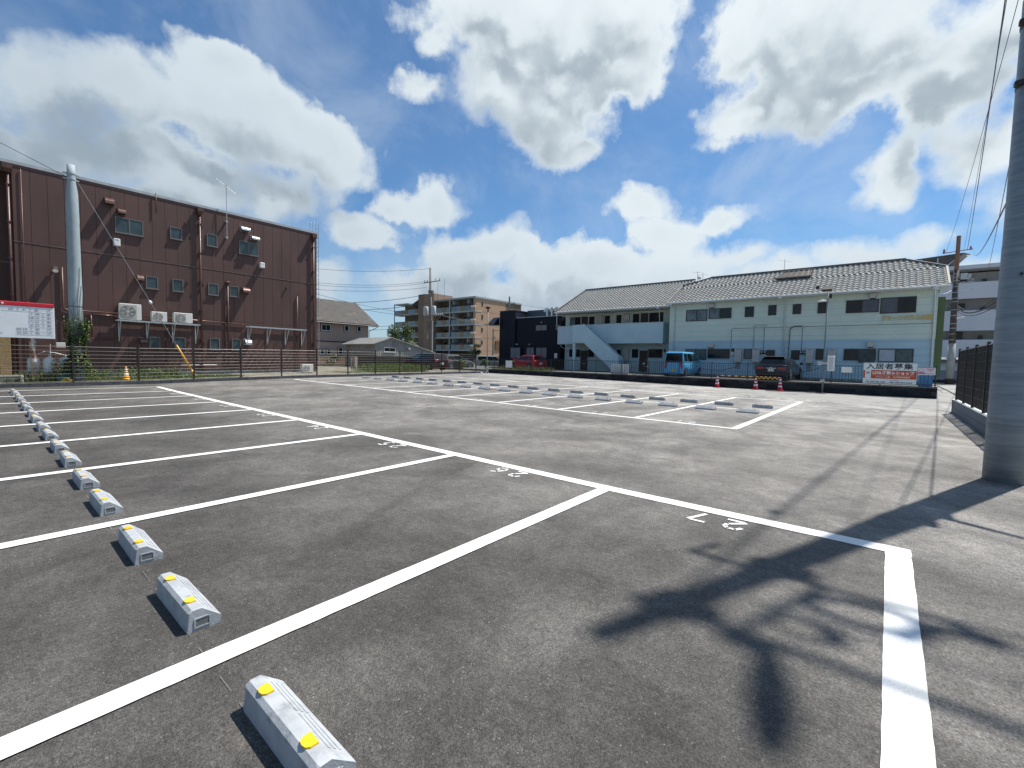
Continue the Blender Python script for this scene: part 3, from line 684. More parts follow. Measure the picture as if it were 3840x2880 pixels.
for k in range(2600):
    z = random.triangular(.1, 2.7, 1.5); a = random.uniform(-3.5, .4); sp_ = .25+.13*math.sin(z*2.6+1)*math.exp(-(z-1.2)**2)+abs(random.gauss(0,.06))
    leaf(q, (PL.x+math.cos(a)*sp_*1.1, PL.y+math.sin(a)*sp_-.02, PL.z+z), .115, random.choice((0,1,1,2)))
for k in range(420):
    leaf(q, (PL.x-random.uniform(.1,.75), PL.y-.15+random.gauss(0,.12), PL.z+random.triangular(.25,.95,.7)), .085, random.choice((0,1,2)))
q.build('leaves', [M_LEAF,M_LEAF2,M_LEAF3], ivy, kind='stuff')
q = MB()
for a0, z1 in ((-1.2,4.6),(-.9,3.9),(-1.7,3.2),(-2.1,2.9),(-.5,3.6)):
    pts = [(PL.x+math.cos(a0+.25*math.sin(z*2+a0))*.235, PL.y+math.sin(a0+.25*math.sin(z*2+a0))*.235, PL.z+z) for z in np.linspace(.1,z1,16)]; q.tube(pts, .008, 4)
q.build('stems', M_BARK, ivy)

# ---- contractor sign on a rusty post
SG = thing('contractor_sign', 'white sign board with red top edge and construction trades in grey', 'sign', (1.36,24.80,.1))
M_RUST = mat('rusty_white_paint', (.50,.45,.40), .7, .2, 3, .4, 30, dirt=((.20,.07,.035), 3.5, .48))
M_RUST2 = mat('rust', (.13,.035,.02), .85, .3, 5, .5, 30)
BY = 24.78
q = MB(); q.tube([(1.35,BY+.12,.1),(1.33,BY+.12,2.9)], .085, 12); q.build('post', M_RUST, SG, smooth=True); q = MB(); q.cbox((1.24,BY,.1),(1.46,BY+.24,.45), .01); q.build('post_base', M_RUST2, SG)
for z in (.95, 1.65):
    q = MB(); q.tube([(1.345,BY+.12,z),(1.345,BY+.12,z+.12)], .092, 12); q.build('collar', M_RUST, SG)
M_BOARD = mat('sign_white', (.68,.72,.74), .5, .04, 2)
q = MB(); q.cbox((-1.6,BY-.03,1.84),(1.94,BY+.0,3.02), .01); q.build('board', M_BOARD, SG)
M_RED = mat('sign_red', (.50,.012,.03), .35, .08, 4)
q = MB(); q.cbox((-1.6,BY-.05,3.02),(1.93,BY+.02,3.17), .02); q.build('red_band', M_RED, SG)
for x in (.62,.50): 
    q = MB(); q.tube([(x,BY-.062,3.09),(x,BY-.05,3.09)], .035, 12); q.build('white_dot', M_WHITE, SG)
M_TXT = mat('grey_lettering', (.27,.27,.32), .6, .05, 4)
rowsT = [('一般土木工事一式',1.26),('外構工事',.60),('舗装工事',.60),('内装工事',.60),('塗装工事',.60),('解体工事一式',.92),('仮設工事一式',.92)]
for k, (s_, wd) in enumerate(rowsT):
    z = 2.885-k*.143
    text_mesh(s_, .105, M_TXT, 'lettering', SG, frame_mw((1.86,BY-.034,z),(1,0,0),(0,0,1)), 'RIGHT', width=wd)
    SG.children[-1].location = -Vector(SG.location)
    q = MB(); q.box((1.86-wd-.02,BY-.033,z-.072),(1.88,BY-.0305,z-.066)); q.build('rule', M_TXT, SG)
o = text_mesh('75', .10, M_TXT, 'lettering', SG, frame_mw((.50,BY-.034,2.0),(1,0,0),(0,0,1)), 'LEFT'); o.location = -Vector(SG.location)

# ---- gas cylinders
M_CYL = mat('grey_cylinder_paint', (.66,.71,.72), .45, .1, 5, dirt=((.50,.52,.50), 6, .6))
def gas(x, y, z, label):
    r = thing('gas_cylinder', label, 'gas cylinder', (x,y,z), group='gas cylinders behind the fence', world=False)
    q = MB(); zz = [0,.03,.06,.86,.93,.985,1.0]; rr = [.12,.165,.175,.175,.15,.08,.03]; q.tube([(0,0,a) for a in zz], rr, 20); q.build('body', M_CYL, r, smooth=True)
    q = MB(); q.tube([(0,0,1.0),(0,0,1.09)], .025, 8); q.tube([(0,0,1.06),(.07,0,1.06)], .015, 6); q.build('valve', M_GALV, r)
    q = MB(); q.tube([(.178*math.cos(a),.178*math.sin(a),.55+.03*math.sin(a*1)) for a in np.linspace(0,2*math.pi,21)], .008, 5); q.build('chain', M_BLACK, r)
gas(1.38,25.35,.14,'gas cylinder half hidden behind the rusty sign post'); gas(1.78,25.15,.14,'gas cylinder with a drooping chain, in full view right of the sign post'); gas(2.24,25.35,.14,'gas cylinder partly covered by ivy beside the concrete pole')
q = MB(); q.tube([(1.4,25.5,1.2),(1.7,25.55,1.35),(2.0,25.5,1.3),(2.3,25.5,1.2)], .012, 5); q.tube([(1.85,25.5,1.0),(1.85,25.5,1.65)], .012, 5); q.cbox((2.02,25.5,1.52),(2.28,25.6,1.72), .01); tag(q.build('gas_regulator', M_WHITE), 'white regulator box and pipework above the gas cylinders', 'gas regulator')
# teal bin with a yellow sack
q = MB(); q.prism([(1.95,24.72,.12),(2.38,24.74,.12),(2.34,24.74,.62),(2.10,24.72,.50),(1.93,24.72,.40)], (0,.3,0)); tag(q.build('teal_tarpaulin', mat('teal_sheet', (.03,.12,.12), .6, .25, 6)), 'dark teal sheet draped over things in front of the gas cylinders', 'tarpaulin')
q = MB(); q.tube([(2.05,24.62,.2),(2.2,24.62,.27),(2.36,24.6,.2)], [.06,.1,.05], 10); tag(q.build('yellow_sack', mat('yellow_sack', (.42,.30,.05), .7, .35, 8), smooth=True), 'crumpled yellow sack lying at the foot of the left pole', 'sack')
# tiled pillar, low white mesh fence
TP = thing('tiled_pillar', 'tan tiled pillar at the left edge behind the sign', 'pillar', (.75,29.45,0))
q = MB(); q.box((.60,29.32,.1),(.92,29.6,1.95)); q.build('core', M_MORT, TP)
M_TAN = mat('tan_tile', (.30,.205,.095), .7, .22, 9, .3, 50)
tm = MB(); tm.cbox((0,0,0),(.334,.3,.066), .005); tmesh = tm.mesh('tile', M_TAN)
for k in range(25): link('tile', tmesh, TP, Vector((.593,29.31,.12+k*.074))-Vector(TP.location))
LF = thing('low_mesh_fence', 'low pale mesh fence panel at the far left behind the kerb', 'fence', (0,24.6,.1))
q = MB()
for x in (-3.4,-1.0,1.02): q.cbox((x-.04,24.62,.1),(x+.04,24.7,.46), .006)
q.box((-3.4,24.64,.42),(1.0,24.68,.455)); q.box((-3.4,24.64,.155),(1.0,24.68,.18)); q.build('frame', mat('cream_metal', (.58,.56,.48), .5, .08, 4), LF)
q = MB()
for k in range(110): x = -3.38+k*.04; q.box((x,24.655,.18),(x+.006,24.66,.42))
for k in range(6): q.box((-3.4,24.652,.2+k*.04),(1.0,24.658,.205+k*.04))
q.build('mesh', mat('pale_wire', (.50,.49,.45), .5, .08, 6), LF, kind='stuff')

# ---- cones
def cone(x, y, z, label, colors, group=None, h=.70, base=.19, cat='traffic cone'):
    r = thing('traffic_cone', label, cat, (x,y,z), group=group, world=False)
    q = MB(); q.cbox((-base,-base,0),(base,base,.03), .02); q.build('base', colors[0], r)
    n = len(colors)-1; r0, r1 = .135, .028
    for k in range(n):
        a = .03+(h-.03)*k/n; b = .03+(h-.03)*(k+1)/n; f = lambda z_: r0+(r1-r0)*(z_-.03)/(h-.03)
        q = MB(); q.tube([(0,0,a),(0,0,b)], [f(a),f(b)], 18); q.build('stripe' if colors[k+1] is not colors[0] else 'body', colors[k+1], r, smooth=True)
    return r
M_CR = mat('cone_red', (.42,.012,.035), .5, .12, 6); M_CW = mat('cone_white', (.7,.7,.7), .45, .08, 6); M_CY = mat('cone_yellow', (.75,.35,.01), .5, .12, 6)
cone(4.08,25.15,.15,'yellow and white traffic cone on the grass behind the fence', [M_CY,M_CY,M_CY,M_CW,M_CY,M_CW,M_CY], h=.62, base=.16)
for x, y, l in ((28.22,7.75,'red and white cone alone, left of the other two by the dark wall'),(28.22,5.70,'red and white cone in the middle of the three by the dark wall'),(28.22,4.50,'red and white cone nearest the lamp post by the dark wall')):
    cone(x,y,gzf(x,y),l,[M_CR,M_CR,M_CR,M_CW,M_CR,M_CW,M_CR,M_CW,M_CR],'striped cones by the dark wall', h=.74)
for i_, (a, b) in enumerate((((28.22,7.75),(28.22,5.70)),((28.22,5.70),(28.22,4.50)))):
    bar = thing('cone_bar', ('black bar with yellow bands, between the left and middle cones','yellow and black double bar between the middle and right cones')[i_], 'barrier bar', (a[0],a[1],.6))
    for k in range(11):
        y0 = a[1]+(b[1]-a[1])*k/11; y1 = a[1]+(b[1]-a[1])*(k+1)/11
        q = MB(); q.tube([(28.22,y0,.72),(28.22,y1,.72)], .022, 8); q.build('band', M_BLACK if k % 2 == (0 if i_ == 0 else 1) else M_YEL, bar)
        if i_: q = MB(); q.tube([(28.25,y0,.64),(28.25,y1,.64)], .022, 8); q.build('band', M_BLACK if k % 2 == 0 else M_YEL, bar)

# ---- grass and weeds behind the kerb
def weeds(name, label, pts, h, n, mats=(M_LEAF,M_LEAF2,M_STEMM), broad=.4, cat='weeds', spread=.5):
    q = MB()
    for k in range(n):
        x, y, z = pts(); hh = h*random.uniform(.35,1.1); a = random.uniform(0,6.28); bx, by = math.cos(a)*hh*spread*random.random(), math.sin(a)*hh*spread*random.random()
        w = .012+.008*random.random(); mi = random.choice(range(len(mats)))
        q.add([(x-w,y,z),(x+w,y,z),(x+bx*.5,y+by*.5,z+hh*.7),(x+bx,y+by,z+hh)], [(0,1,2),(0,2,3)], mi)
        if random.random() < broad: leaf(q, (x+bx*.6,y+by*.6,z+hh*random.uniform(.4,.9)), .09, mi)
    return tag(q.build(name, list(mats)), label, cat, kind='stuff')
def zb(x): return gzf(x,curb_y(x))+.13
def strip_pts(x0,x1,d0,d1):
    def f():
        x = random.uniform(x0,x1); y = curb_y(x)+random.uniform(d0,d1); return (x,y,zb(x))
    return f
weeds('grass', 'strip of grass along the foot of the brown building', strip_pts(2.9,9.0,.25,4.2), .13, 5200, broad=.10)
weeds('grass', 'patchy grass by the sign post at the far left', strip_pts(-4,3.2,.3,3.5), .26, 4200, broad=.3)
weeds('weeds', 'taller weeds beside the yellow traffic cone', lambda: (lambda c: (c[0]+random.gauss(0,.25), c[1]+random.gauss(0,.3), .16))(random.choice([(3.3,26),(5.2,26.5),(6.0,27),(4.6,27.5)])), .55, 700, broad=1)
weeds('weeds', 'broad leaved weeds around the gas cylinders', lambda: (random.uniform(.9,2.2), 24.95+random.gauss(0,.12), .14), .45, 900, broad=1)
weeds('grass', 'bright green weeds behind the fence right of the brown building', lambda: (random.triangular(17.6,23.0,21.5), 28.3+random.uniform(-.8,2.2), .25), .62, 5200, mats=(M_LEAF,M_LEAF2,M_LEAF2), broad=.6)
weeds('grass', 'sparse dry grass at the corner of the brown building', lambda: (random.uniform(15.3,19.5), 27.2+random.uniform(-.4,2.5), .24), .14, 1800, mats=(M_STEMM,M_LEAF2,M_STEMM), broad=.1)
weeds('weeds', 'weeds with yellow stalks behind the dark fence near the red car', lambda: (random.uniform(29.2,31.5), random.uniform(21.5,27.0), .46), .42, 1500, mats=(M_LEAF,M_STEMM,mat('straw', (.30,.25,.10), .8, .3, 6)), broad=.3)
# ================================================================== right wall and fence
M_RW = mat('smooth_block_wall', (.13,.155,.18), .8, .12, 2.5, .4, 60, stretch=(1,1,1))
M_RWG = mat('block_joint', (.08,.10,.12), .9, .1, 8)
M_WCAP = mat('white_coping', (.62,.63,.63), .7, .12, 3, .2, 40)
RW = thing('block_wall', 'low grey block wall with a white top beside the big steel pole', 'wall', (14,-1.72,0))
mb = MB(); mb.box((8.95,-1.775,-.2),(20.57,-1.665,.41)); mb.build('core', M_RWG, RW)
b1 = MB(); b1.cbox((.004,-.006,.003),(.596,.0,.2), .003); b1m = b1.mesh('block', M_RW)
for r in range(2):
    for k in range(20):
        x = 9.0-.3*(r % 2)+k*.6
        if x < 8.9 or x+.6 > 20.62: continue
        link('block', b1m, RW, Vector((x, -1.658, .0+r*.203))-Vector(RW.location), None)
mb = MB(); mb.box((20.57,-1.78,-.1),(20.60,-1.655,.41)); mb.build('end_face', M_RW, RW)
for k in range(6):
    mb = MB(); mb.cbox((8.95+k*1.945,-1.785,.412),(8.95+(k+1)*1.945-.006,-1.65,.43), .003); mb.build('coping', M_WCAP, RW)
RF = thing('mesh_fence', 'near black mesh fence standing on the low wall at the right', 'fence', (14,-1.72,.43))
RX = [9.45,11.2,13.0,14.8,16.6,18.4,20.2]
pm = MB(); pm.cbox((-.034,-.03,0),(.034,.03,1.63), .006); pme = pm.mesh('post', M_FENCE)
for x in RX:
    p = link('post', pme, RF, Vector((x,-1.72,.43))-Vector(RF.location))
    q = MB(); q.cbox((x-.036,-1.752,2.062),(x+.036,-1.688,2.076), .004); link('post_cap', q.mesh('post_cap', M_GALV), p, -Vector((x,-1.72,.43)))
for a, b in zip(RX, RX[1:]):
    for z in (.47,.70,.93,1.16,1.39,1.62,1.85,2.0):
        q = MB(); q.tube([(a+.03,-1.715,z),(b-.03,-1.715,z)], .0045 if z < 1.99 else .012, 5, caps=False); q.build('rail_wire', M_FENCE if z < 1.99 else M_GALV, RF)
q = MB()
x = RX[0]
while x < RX[-1]: q.box((x,-1.722,.46),(x+.0042,-1.718,2.01)); x += .026
q.build('vertical_wires', M_FENCE, RF, kind='stuff')

# ================================================================== big steel pole on the right
BP = Vector((8.47,-1.21,0))
M_BPOLE = mat('steel_pole_grey', (.225,.265,.295), .5, .16, 3.2, .5, 18, stretch=(.6,.6,6), dirt=((.17,.21,.24), 2.2, .5), metal=.15)
bp_ = thing('utility_pole', 'thick grey steel pole rising out of the frame at the right', 'utility pole', BP)
q = MB(); q.tube([BP+Vector((0,0,z)) for z in (-.1,1,3,3.01,6,6.01,9,12.75)], [.197,.192,.183,.180,.172,.166,.135,.085], 32); q.build('shaft', M_BPOLE, bp_, smooth=True)
for z in (4.93,5.66,9.7,11.6):
    q = MB(); q.tube([BP+Vector((0,0,z)),BP+Vector((0,0,z+.06))], .181, 24); q.cbox(BP+Vector((-.17,.12,z)),BP+Vector((-.08,.205,z+.06)),.01); q.cbox(BP+Vector((-.1,-.24,z)),BP+Vector((.1,-.17,z+.08)),.01); q.build('clamp_band', M_FENCE, bp_)
q = MB(); q.tube([BP+Vector((-.17,.02,2.62)),BP+Vector((-.205,.02,2.62))], .016, 8); q.tube([BP+Vector((-.13,-.13,1.62)),BP+Vector((-.16,-.16,1.62))], .014, 8); q.build('bolt', M_BLACK, bp_)
# cross arms and fittings above the frame (they cast the shadow on bay 27)
def arm(a, b, w=.045, name='cross_arm'):
    q = MB(); q.tube([a, b], w, 6); return q.build(name, M_GALV, bp_)
arm((8.40,-.66,9.85),(8.45,-2.2,9.85), .035)
q = MB(); q.tube([(8.39,-.68,9.85),(8.39,-.70,9.25)], .03, 8); q.build('hanger', M_GALV, bp_)
arm((8.42,-.95,11.7),(8.50,-2.9,11.7), .045)
arm((8.42,-1.52,9.9),(8.42,-1.55,11.9), .04)
q = MB(); q.tube([(8.42,-1.50,11.7),(8.39,-1.75,11.74)], [.07,.10], 10); q.build('bracket_plate', M_GALV, bp_, smooth=True)
q = MB(); q.tube([(8.38,-1.74,11.75),(8.27,-1.76,11.8),(8.13,-1.80,11.82),(7.95,-1.85,11.85),(7.79,-1.87,11.86)], [.045,.085,.10,.095,.055], 12); q.build('surge_arrester', M_BLACK, bp_, smooth=True)
for cy, cz, rr, tt in ((-1.83,10.35,.26,.04),(-1.75,11.15,.17,.02)):
    q = MB(); q.tube([(8.44,cy+rr*math.cos(a),cz+rr*1.15*math.sin(a)) for a in np.linspace(0,2*math.pi,22)], tt, 6); q.build('cable_loop', M_CABLE, bp_)
q = MB(); q.tube([(8.44,-2.05,10.6),(8.44,-2.1,10.15)], .07, 10); q.tube([(8.44,-1.8,11.0),(8.44,-1.86,11.2)], .05, 8); q.build('splice_box', M_BLACK, bp_, smooth=True)
for p, w in (((8.50,-2.2,9.85),.016),((8.50,-2.2,10.25),.012),((8.5,-1.4,11.0),.014),((8.5,-2.9,11.7),.05)):
    lab = {.016:'cable from the tip of the lower cross arm of the steel pole', .012:'thinnest cable just above the lower cross arm of the steel pole', .014:'cable tied to the shaft of the steel pole between its cross arms', .05:'thick cable from the top cross arm of the steel pole'}[w]
    q = MB(); e = Vector((8.9,-16,p[2]+1.2)); q.tube([p, Vector(p).lerp(e,.5)-Vector((0,0,.35)), e], w, 5); tag(q.build('overhead_cable', M_CABLE), lab, 'cable', group='cables behind the steel pole')
q = MB(); q.tube([(8.92,-2.32,11.0),(8.92,-2.54,11.0)], [.07,.07], 8); tag(q.build('cable_closure', M_BLACK), 'black splice closure on an overhead cable by the steel pole', 'cable closure')
for z, dy in ((4.97,0),(5.02,.10),(4.9,.2)):
    q = MB(); q.tube([(8.42,-1.38,z),(7.4,-3.2+dy,z-.4),(5.5,-7+dy*3,z-.3)], .014, 5); tag(q.build('low_cable', M_CABLE), ('middle','upper','lower')[[4.97,5.02,4.9].index(z)]+' of the low cables tied to the band on the steel pole', 'cable', group='low cables on the steel pole')
M_WIRE = mat('violet_grey_wire', (.10,.095,.15), .6, .1, 6)
def wire(p, q_, sag, r, label, m=None, group='wires from the steel pole'):
    p = Vector(p); e = Vector(q_); q = MB(); q.tube([p.lerp(e,k/14)-Vector((0,0,sag*4*(k/14)*(1-k/14))) for k in range(15)], r, 5, caps=False)
    return tag(q.build('overhead_wire', m or M_WIRE), label, 'wire', group)
wire((8.45,-1.15,11.7),(55,-4.65,11.6), .9, .016, 'thick violet wire from the steel pole to the far pole')
wire((8.45,-1.28,12.2),(55,-4.45,11.6), .6, .009, 'thin wire just right of the thick violet wire')
wire((8.6,-1.75,11.3),(55,-3.3,11.45), .8, .009, 'thin wire crossing to the left end of the far cross arm')
q = MB(); q.tube([(10.7,-1.31,11.6),(10.8,-1.31,11.55)], [.04,.09], 8); tag(q.build('wire_insulator', M_CABLE), 'round insulator on the thin wire high at the right', 'insulator')
wire((8.60,-1.22,6.2),(55,-5.9,9.0), .4, .010, 'wire hugging the left edge of the steel pole')
wire((8.55,-1.1,3.75),(55,-5.0,11.5), .6, .011, 'wire rising from the steel pole to the right end of the cross arm')

# ================================================================== dark block wall with railing (x=28.6)
M_DW = mat('stained_black_block', (.016,.019,.023), .9, .35, 2.2, .5, 50, spec=.25, dirt=((.045,.05,.055), 1.3, .6))
M_DWC = mat('stained_coping', (.05,.05,.05), .85, .25, 3, .4, 40)
DW = thing('block_wall', 'long blackened block wall below the railing of the green apartment house', 'wall', (WX,10,0))
mb = MB(); mb.box((WX+.006,-1.78,-.2),(WX+.12,27.0,.46)); mb.build('core', M_MORT, DW)
bb = MB(); bb.cbox((-.008,.004,.003),(.01,.396,.187), .003); bbm = bb.mesh('block', M_DW)
bbs = []
for k in range(3):
    c_ = (.013+.008*k, .016+.008*k, .020+.008*k); bbs.append(bb.mesh('block', [mat('black_block_%d' % k, c_, .9, .35, 2.2, .5, 50, dirt=((.045,.05,.054), 1.3, .62)), M_DW, M_DW][k] if k < 1 else (mat('black_block_b', (.024,.028,.033), .9, .3, 2.5, .5, 50) if k == 1 else M_DW)))
for r in range(3):
    for k in range(73):
        y = -1.78+k*.4-(.2 if r % 2 else 0)
        if y < -1.79 or y > 26.6: continue
        h = .46
        if r*.19-.06 > 0 and gzf(WX,y) > r*.19+.16: continue
        o = link('block', random.choice(bbs), DW, Vector((WX+random.uniform(-.002,.002), y, -.07+r*.19))-Vector(DW.location))
for k in range(24):
    mb = MB(); mb.cbox((WX-.02,-1.80+k*1.2,.503),(WX+.14,-1.80+(k+1)*1.2-.004,.545), .006); mb.build('coping', M_DWC, DW)
mb = MB(); mb.box((WX,-1.785,-.1),(WX+.12,-1.781,.5)); mb.build('end_face', M_DW, DW)
M_RAIL = mat('dark_green_rail', (.012,.020,.022), .5, .15, 8)
DF = thing('railing', 'dark vertical bar railing on top of the blackened block wall', 'railing', (WX+.06,10,.54))
for z in (.62, 1.43):
    q = MB(); q.cbox((WX+.045,-1.72,z),(WX+.085,26.9,z+.03), .006); q.build('rail', M_RAIL, DF)
pb = MB(); pb.tube([(0,0,0),(0,0,.95)], .024, 8); pb.tube([(0,0,.95),(0,0,.985)], .034, 8); pbm = pb.mesh('post', M_RAIL)
for k in range(15): link('post', pbm, DF, Vector((WX+.065,-1.70+k*1.985,.54))-Vector(DF.location))
rb = MB(); rb.box((-.008,-.008,0),(.008,.008,.79)); rbm = rb.mesh('bar', M_RAIL)
for k in range(218): link('bar', rbm, DF, Vector((WX+.065,-1.58+k*.1305,.645))-Vector(DF.location))

# ================================================================== green apartment house
M_GRN = mat('pale_green_render', (.60,.70,.62), .75, .05, .8, .25, 60, dirt=((.50,.63,.60), .9, .56))
M_BLU = mat('pale_blue_render', (.43,.60,.68), .75, .05, .8, .25, 60, dirt=((.43,.62,.70), 1.5, .54))
M_BAL = mat('balcony_blue_grey', (.48,.64,.70), .7, .05, 1.0, .2, 60)
M_OLV = mat('olive_side_wall', (.10,.145,.065), .75, .08, 1.0)
M_TRIM = mat('white_trim', (.62,.66,.66), .5, .07, 4)
M_DKF = mat('dark_bronze_frame', (.02,.018,.018), .4, .15, 8)
M_GLD = mat('dark_glass', (.012,.016,.02), .12, .4, 1.2, spec=.35)
M_GLF = mat('curtained_glass', (.13,.16,.18), .3, .35, 2.5, spec=.4)
M_TILE = mat('weathered_tile', (.44,.42,.375), .7, .22, 3.5, .3, 40, dirt=((.23,.22,.20), 1.8, .58))
M_TGAP = mat('tile_shadow_bed', (.13,.12,.11), .9, .2, 4)
M_RIDGE = mat('ridge_tile', (.15,.145,.14), .7, .2, 4)
M_SOFF = mat('soffit', (.55,.58,.54), .7, .05, 3)
M_HEAT = mat('beige_heater', (.50,.49,.46), .5, .05, 4)
GH = thing('apartment_house', 'two storey pale green apartment house with tiled roof and outside stair', 'building', (38,8,.47))
GX = 36.0
def gb(a, b, name, m, c=0): 
    q = MB(); (q.cbox(a, b, c) if c else q.box(a, b)); return q.build(name, m, GH)
gb((GX,-2.0,3.16),(GX+8.5,13.72,6.02),'upper_wall',M_GRN); gb((GX+.012,-1.99,.6),(GX+8.5,13.71,3.159),'lower_wall',M_BLU)
gb((GX+.03,-1.96,.40),(GX+8.4,13.6,.599),'foundation',M_FOUND)
# horizontal lap lines of the siding
q = MB()
for z in np.arange(.85, 6.0, .43): q.box((GX-.004,-1.995,z),(GX+.011 if z < 3.16 else GX-.0005,13.7,z+.012))
q.build('lap_line', mat('lap_shadow', (.30,.40,.40), .8, .05, 4), GH)
LX = 38.2
gb((LX,13.735,.42),(LX+6,25.15,2.98),'lower_wall',mat('pale_aqua_render', (.44,.60,.62), .75, .05, .8, .2, 60)); gb((LX,13.735,2.981),(LX+6,25.15,5.95),'upper_wall',M_GRN)
def win_x(x, yL, z0, yR, z1, n, gms, fr=.045, fm=M_DKF, par=GH, d=.05, sill=True):
    y0, y1 = min(yL,yR), max(yL,yR)
    w = MB()
    for a, b in (((y0,z0),(y1,z0+fr)),((y0,z1-fr),(y1,z1)),((y0,z0+fr),(y0+fr,z1-fr)),((y1-fr,z0+fr),(y1,z1-fr))): w.box((x-d,a[0],a[1]),(x+.01,b[0],b[1]))
    if n == 2: m_ = (y0+y1)/2; w.box((x-d*.85,m_-.025,z0+fr),(x,m_+.025,z1-fr))
    fo = w.build('window', fm, par)
    for k in range(n):
        b = y1-fr-(y1-y0-2*fr)*k/n; a = y1-fr-(y1-y0-2*fr)*(k+1)/n; xx = x-.022-.01*k
        g = MB(); g.box((xx,a+.003,z0+fr),(xx+.006,b-.003,z1-fr)); link('pane', g.mesh('pane', gms[k % len(gms)]), fo, -Vector(par.location) if 0 else (0,0,0))
    return fo
GD, GF = M_GLD, M_GLF
for a in [(12.42,4.67,10.82,5.55,2,(GF,GF)),(10.73,4.8,9.12,5.57,2,(GF,GD)),(8.21,4.83,7.62,5.57,1,(GD,)),(6.71,4.88,6.21,5.6,1,(GD,)),(5.23,4.9,4.74,5.58,1,(GD,)),(3.81,4.88,3.32,5.62,1,(GD,)),(2.3,4.82,.66,5.63,2,(GD,mat('grey_glass',(.06,.075,.10),.1,.2,2)),),(.59,4.71,-1.07,5.67,2,(mat('grey_glass',(.06,.075,.10),.1,.2,2),GD)),
 (12.35,1.69,10.77,2.5,2,(GF,mat('teal_curtain',(.06,.10,.10),.3,.3,4))),(10.67,1.81,9.11,2.52,2,(GD,GD)),(8.15,1.82,7.59,2.52,1,(mat('grey_glass',(.06,.075,.10),.1,.2,2),)),(6.66,1.8,6.17,2.46,1,(GD,)),(5.18,1.8,4.69,2.45,1,(GD,)),(3.77,1.82,3.31,2.54,1,(GD,)),(2.26,1.81,.65,2.54,2,(GD,GD)),(.54,1.74,-1.1,2.54,2,(mat('white_curtain',(.42,.46,.52),.5,.12,3),mat('teal_curtain',(.06,.10,.10),.3,.3,4)))]:
    win_x(GX,*a)
q = MB(); q.prism([(GX-.09,.66,2.56),(GX-.09,1.52,2.50),(GX-.09,1.50,1.68),(GX-.09,.68,1.72)], (.03,0,0)); q.build('bamboo_blind', mat('grey_blind', (.07,.085,.085), .8, .3, 5), GH)
for y0, z0, y1, z1 in [(6.17,1.85,6.66,2.45),(4.69,1.85,5.18,2.42)]:
    for k in range(8): gb((GX-.07,y0+.03,z0+k*.073),(GX-.055,y1-.03,z0+k*.073+.03),'louvre',M_DKF)
for yL,z0,yR,z1 in [(10.68,5.64,10.31,5.92),(10.63,2.62,10.22,2.93),(1.14,5.69,.81,5.98),(1.11,2.66,.78,2.97)]:
    o = gb((GX-.28,yR,z0),(GX-.001,yL,z1),'vent_hood',M_HEAT,.02); q = MB(); q.box((GX-.26,yR+.03,z0-.03),(GX-.03,yL-.03,z0-.001)); link('mesh_screen', q.mesh('mesh_screen', M_BLACK), o)
for yL,z0,yR,z1 in [(8.74,1.56,8.28,2.55),(7.56,1.57,7.09,2.55),(4.32,1.59,3.88,2.54),(3.11,1.61,2.67,2.54)]:
    o = gb((GX-.22,yR,z0),(GX-.001,yL,z1),'water_heater',M_HEAT,.012)
    q = MB(); q.box((GX-.224,yR+.12,z1-.09),(GX-.219,yL-.12,z1-.06)); q.box((GX-.222,yR+.01,z0+.42),(GX-.219,yL-.01,z0+.43)); link('exhaust', q.mesh('exhaust', M_BLACK), o)
    q = MB()
    for k in range(3): q.tube([(GX-.12,yR+.12+k*.1,z0),(GX-.10,yR+.12+k*.1,z0-.5)], .018, 5)
    link('pipes', q.mesh('pipes', M_ALU), o)
for yL,z0,yR,z1 in [(7.06,2.17,6.68,2.42),(4.72,2.17,4.33,2.43)]:
    for k in range(2):
        o = gb((GX-.12,yR+k*.2,z0),(GX-.002,yR+k*.2+.16,z1),'electric_meter',M_BLACK,.01); q = MB(); q.tube([(GX-.16,yR+k*.2+.08,z0+.14),(GX-.12,yR+k*.2+.08,z0+.14)], .055, 12); link('dial', q.mesh('dial', M_GALV), o)
for b in [(13.12,2.09,12.65,2.39),(9.06,2.02,8.77,2.32),(2.33,1.02,1.75,1.36)]: gb((GX-.1,b[2],b[1]),(GX-.002,b[0],b[3]),'wall_box',M_HEAT,.01)
gb((GX-.1,8.79,2.33),(GX-.002,9.0,2.55),'electric_meter',M_BLACK,.01)
def gp(pts, r, m, name='downpipe'):
    q = MB(); q.tube(pts, r, 8); return q.build(name, m, GH, smooth=True)
gp([(GX-.55,13.45,6.05),(GX-.5,13.45,5.95),(GX-.08,13.28,5.72),(GX-.08,13.28,.6)], .036, M_TRIM)
gp([(GX-.55,5.92,6.05),(GX-.5,5.92,5.9),(GX-.08,5.70,5.66),(GX-.08,5.60,.6)], .036, M_TRIM)
gp([(GX-.55,-1.82,6.05),(GX-.5,-1.82,5.9),(GX-.08,-1.86,5.66),(GX-.08,-1.90,.6)], .04, M_TRIM)
gp([(GX-.06,6.72,4.22),(GX-.06,7.54,4.22),(GX-.06,7.54,2.55)], .032, M_TRIM, 'drain_pipe'); gp([(GX-.06,4.62,4.07),(GX-.06,5.1,4.08),(GX-.06,5.32,3.9),(GX-.06,5.36,.7)], .030, M_ALU, 'drain_pipe')
gp([(GX-.03,9.04,2.6),(GX-.03,9.04,3.95),(GX-.03,8.95,4.03),(GX-.03,-1.75,4.04),(GX-.03,-1.9,4.12)], .012, M_ALU, 'conduit'); gp([(GX-.03,6.89,4.03),(GX-.03,6.89,2.45)], .012, M_ALU, 'conduit'); gp([(GX-.03,4.6,4.04),(GX-.03,4.6,2.45)], .012, M_ALU, 'conduit')
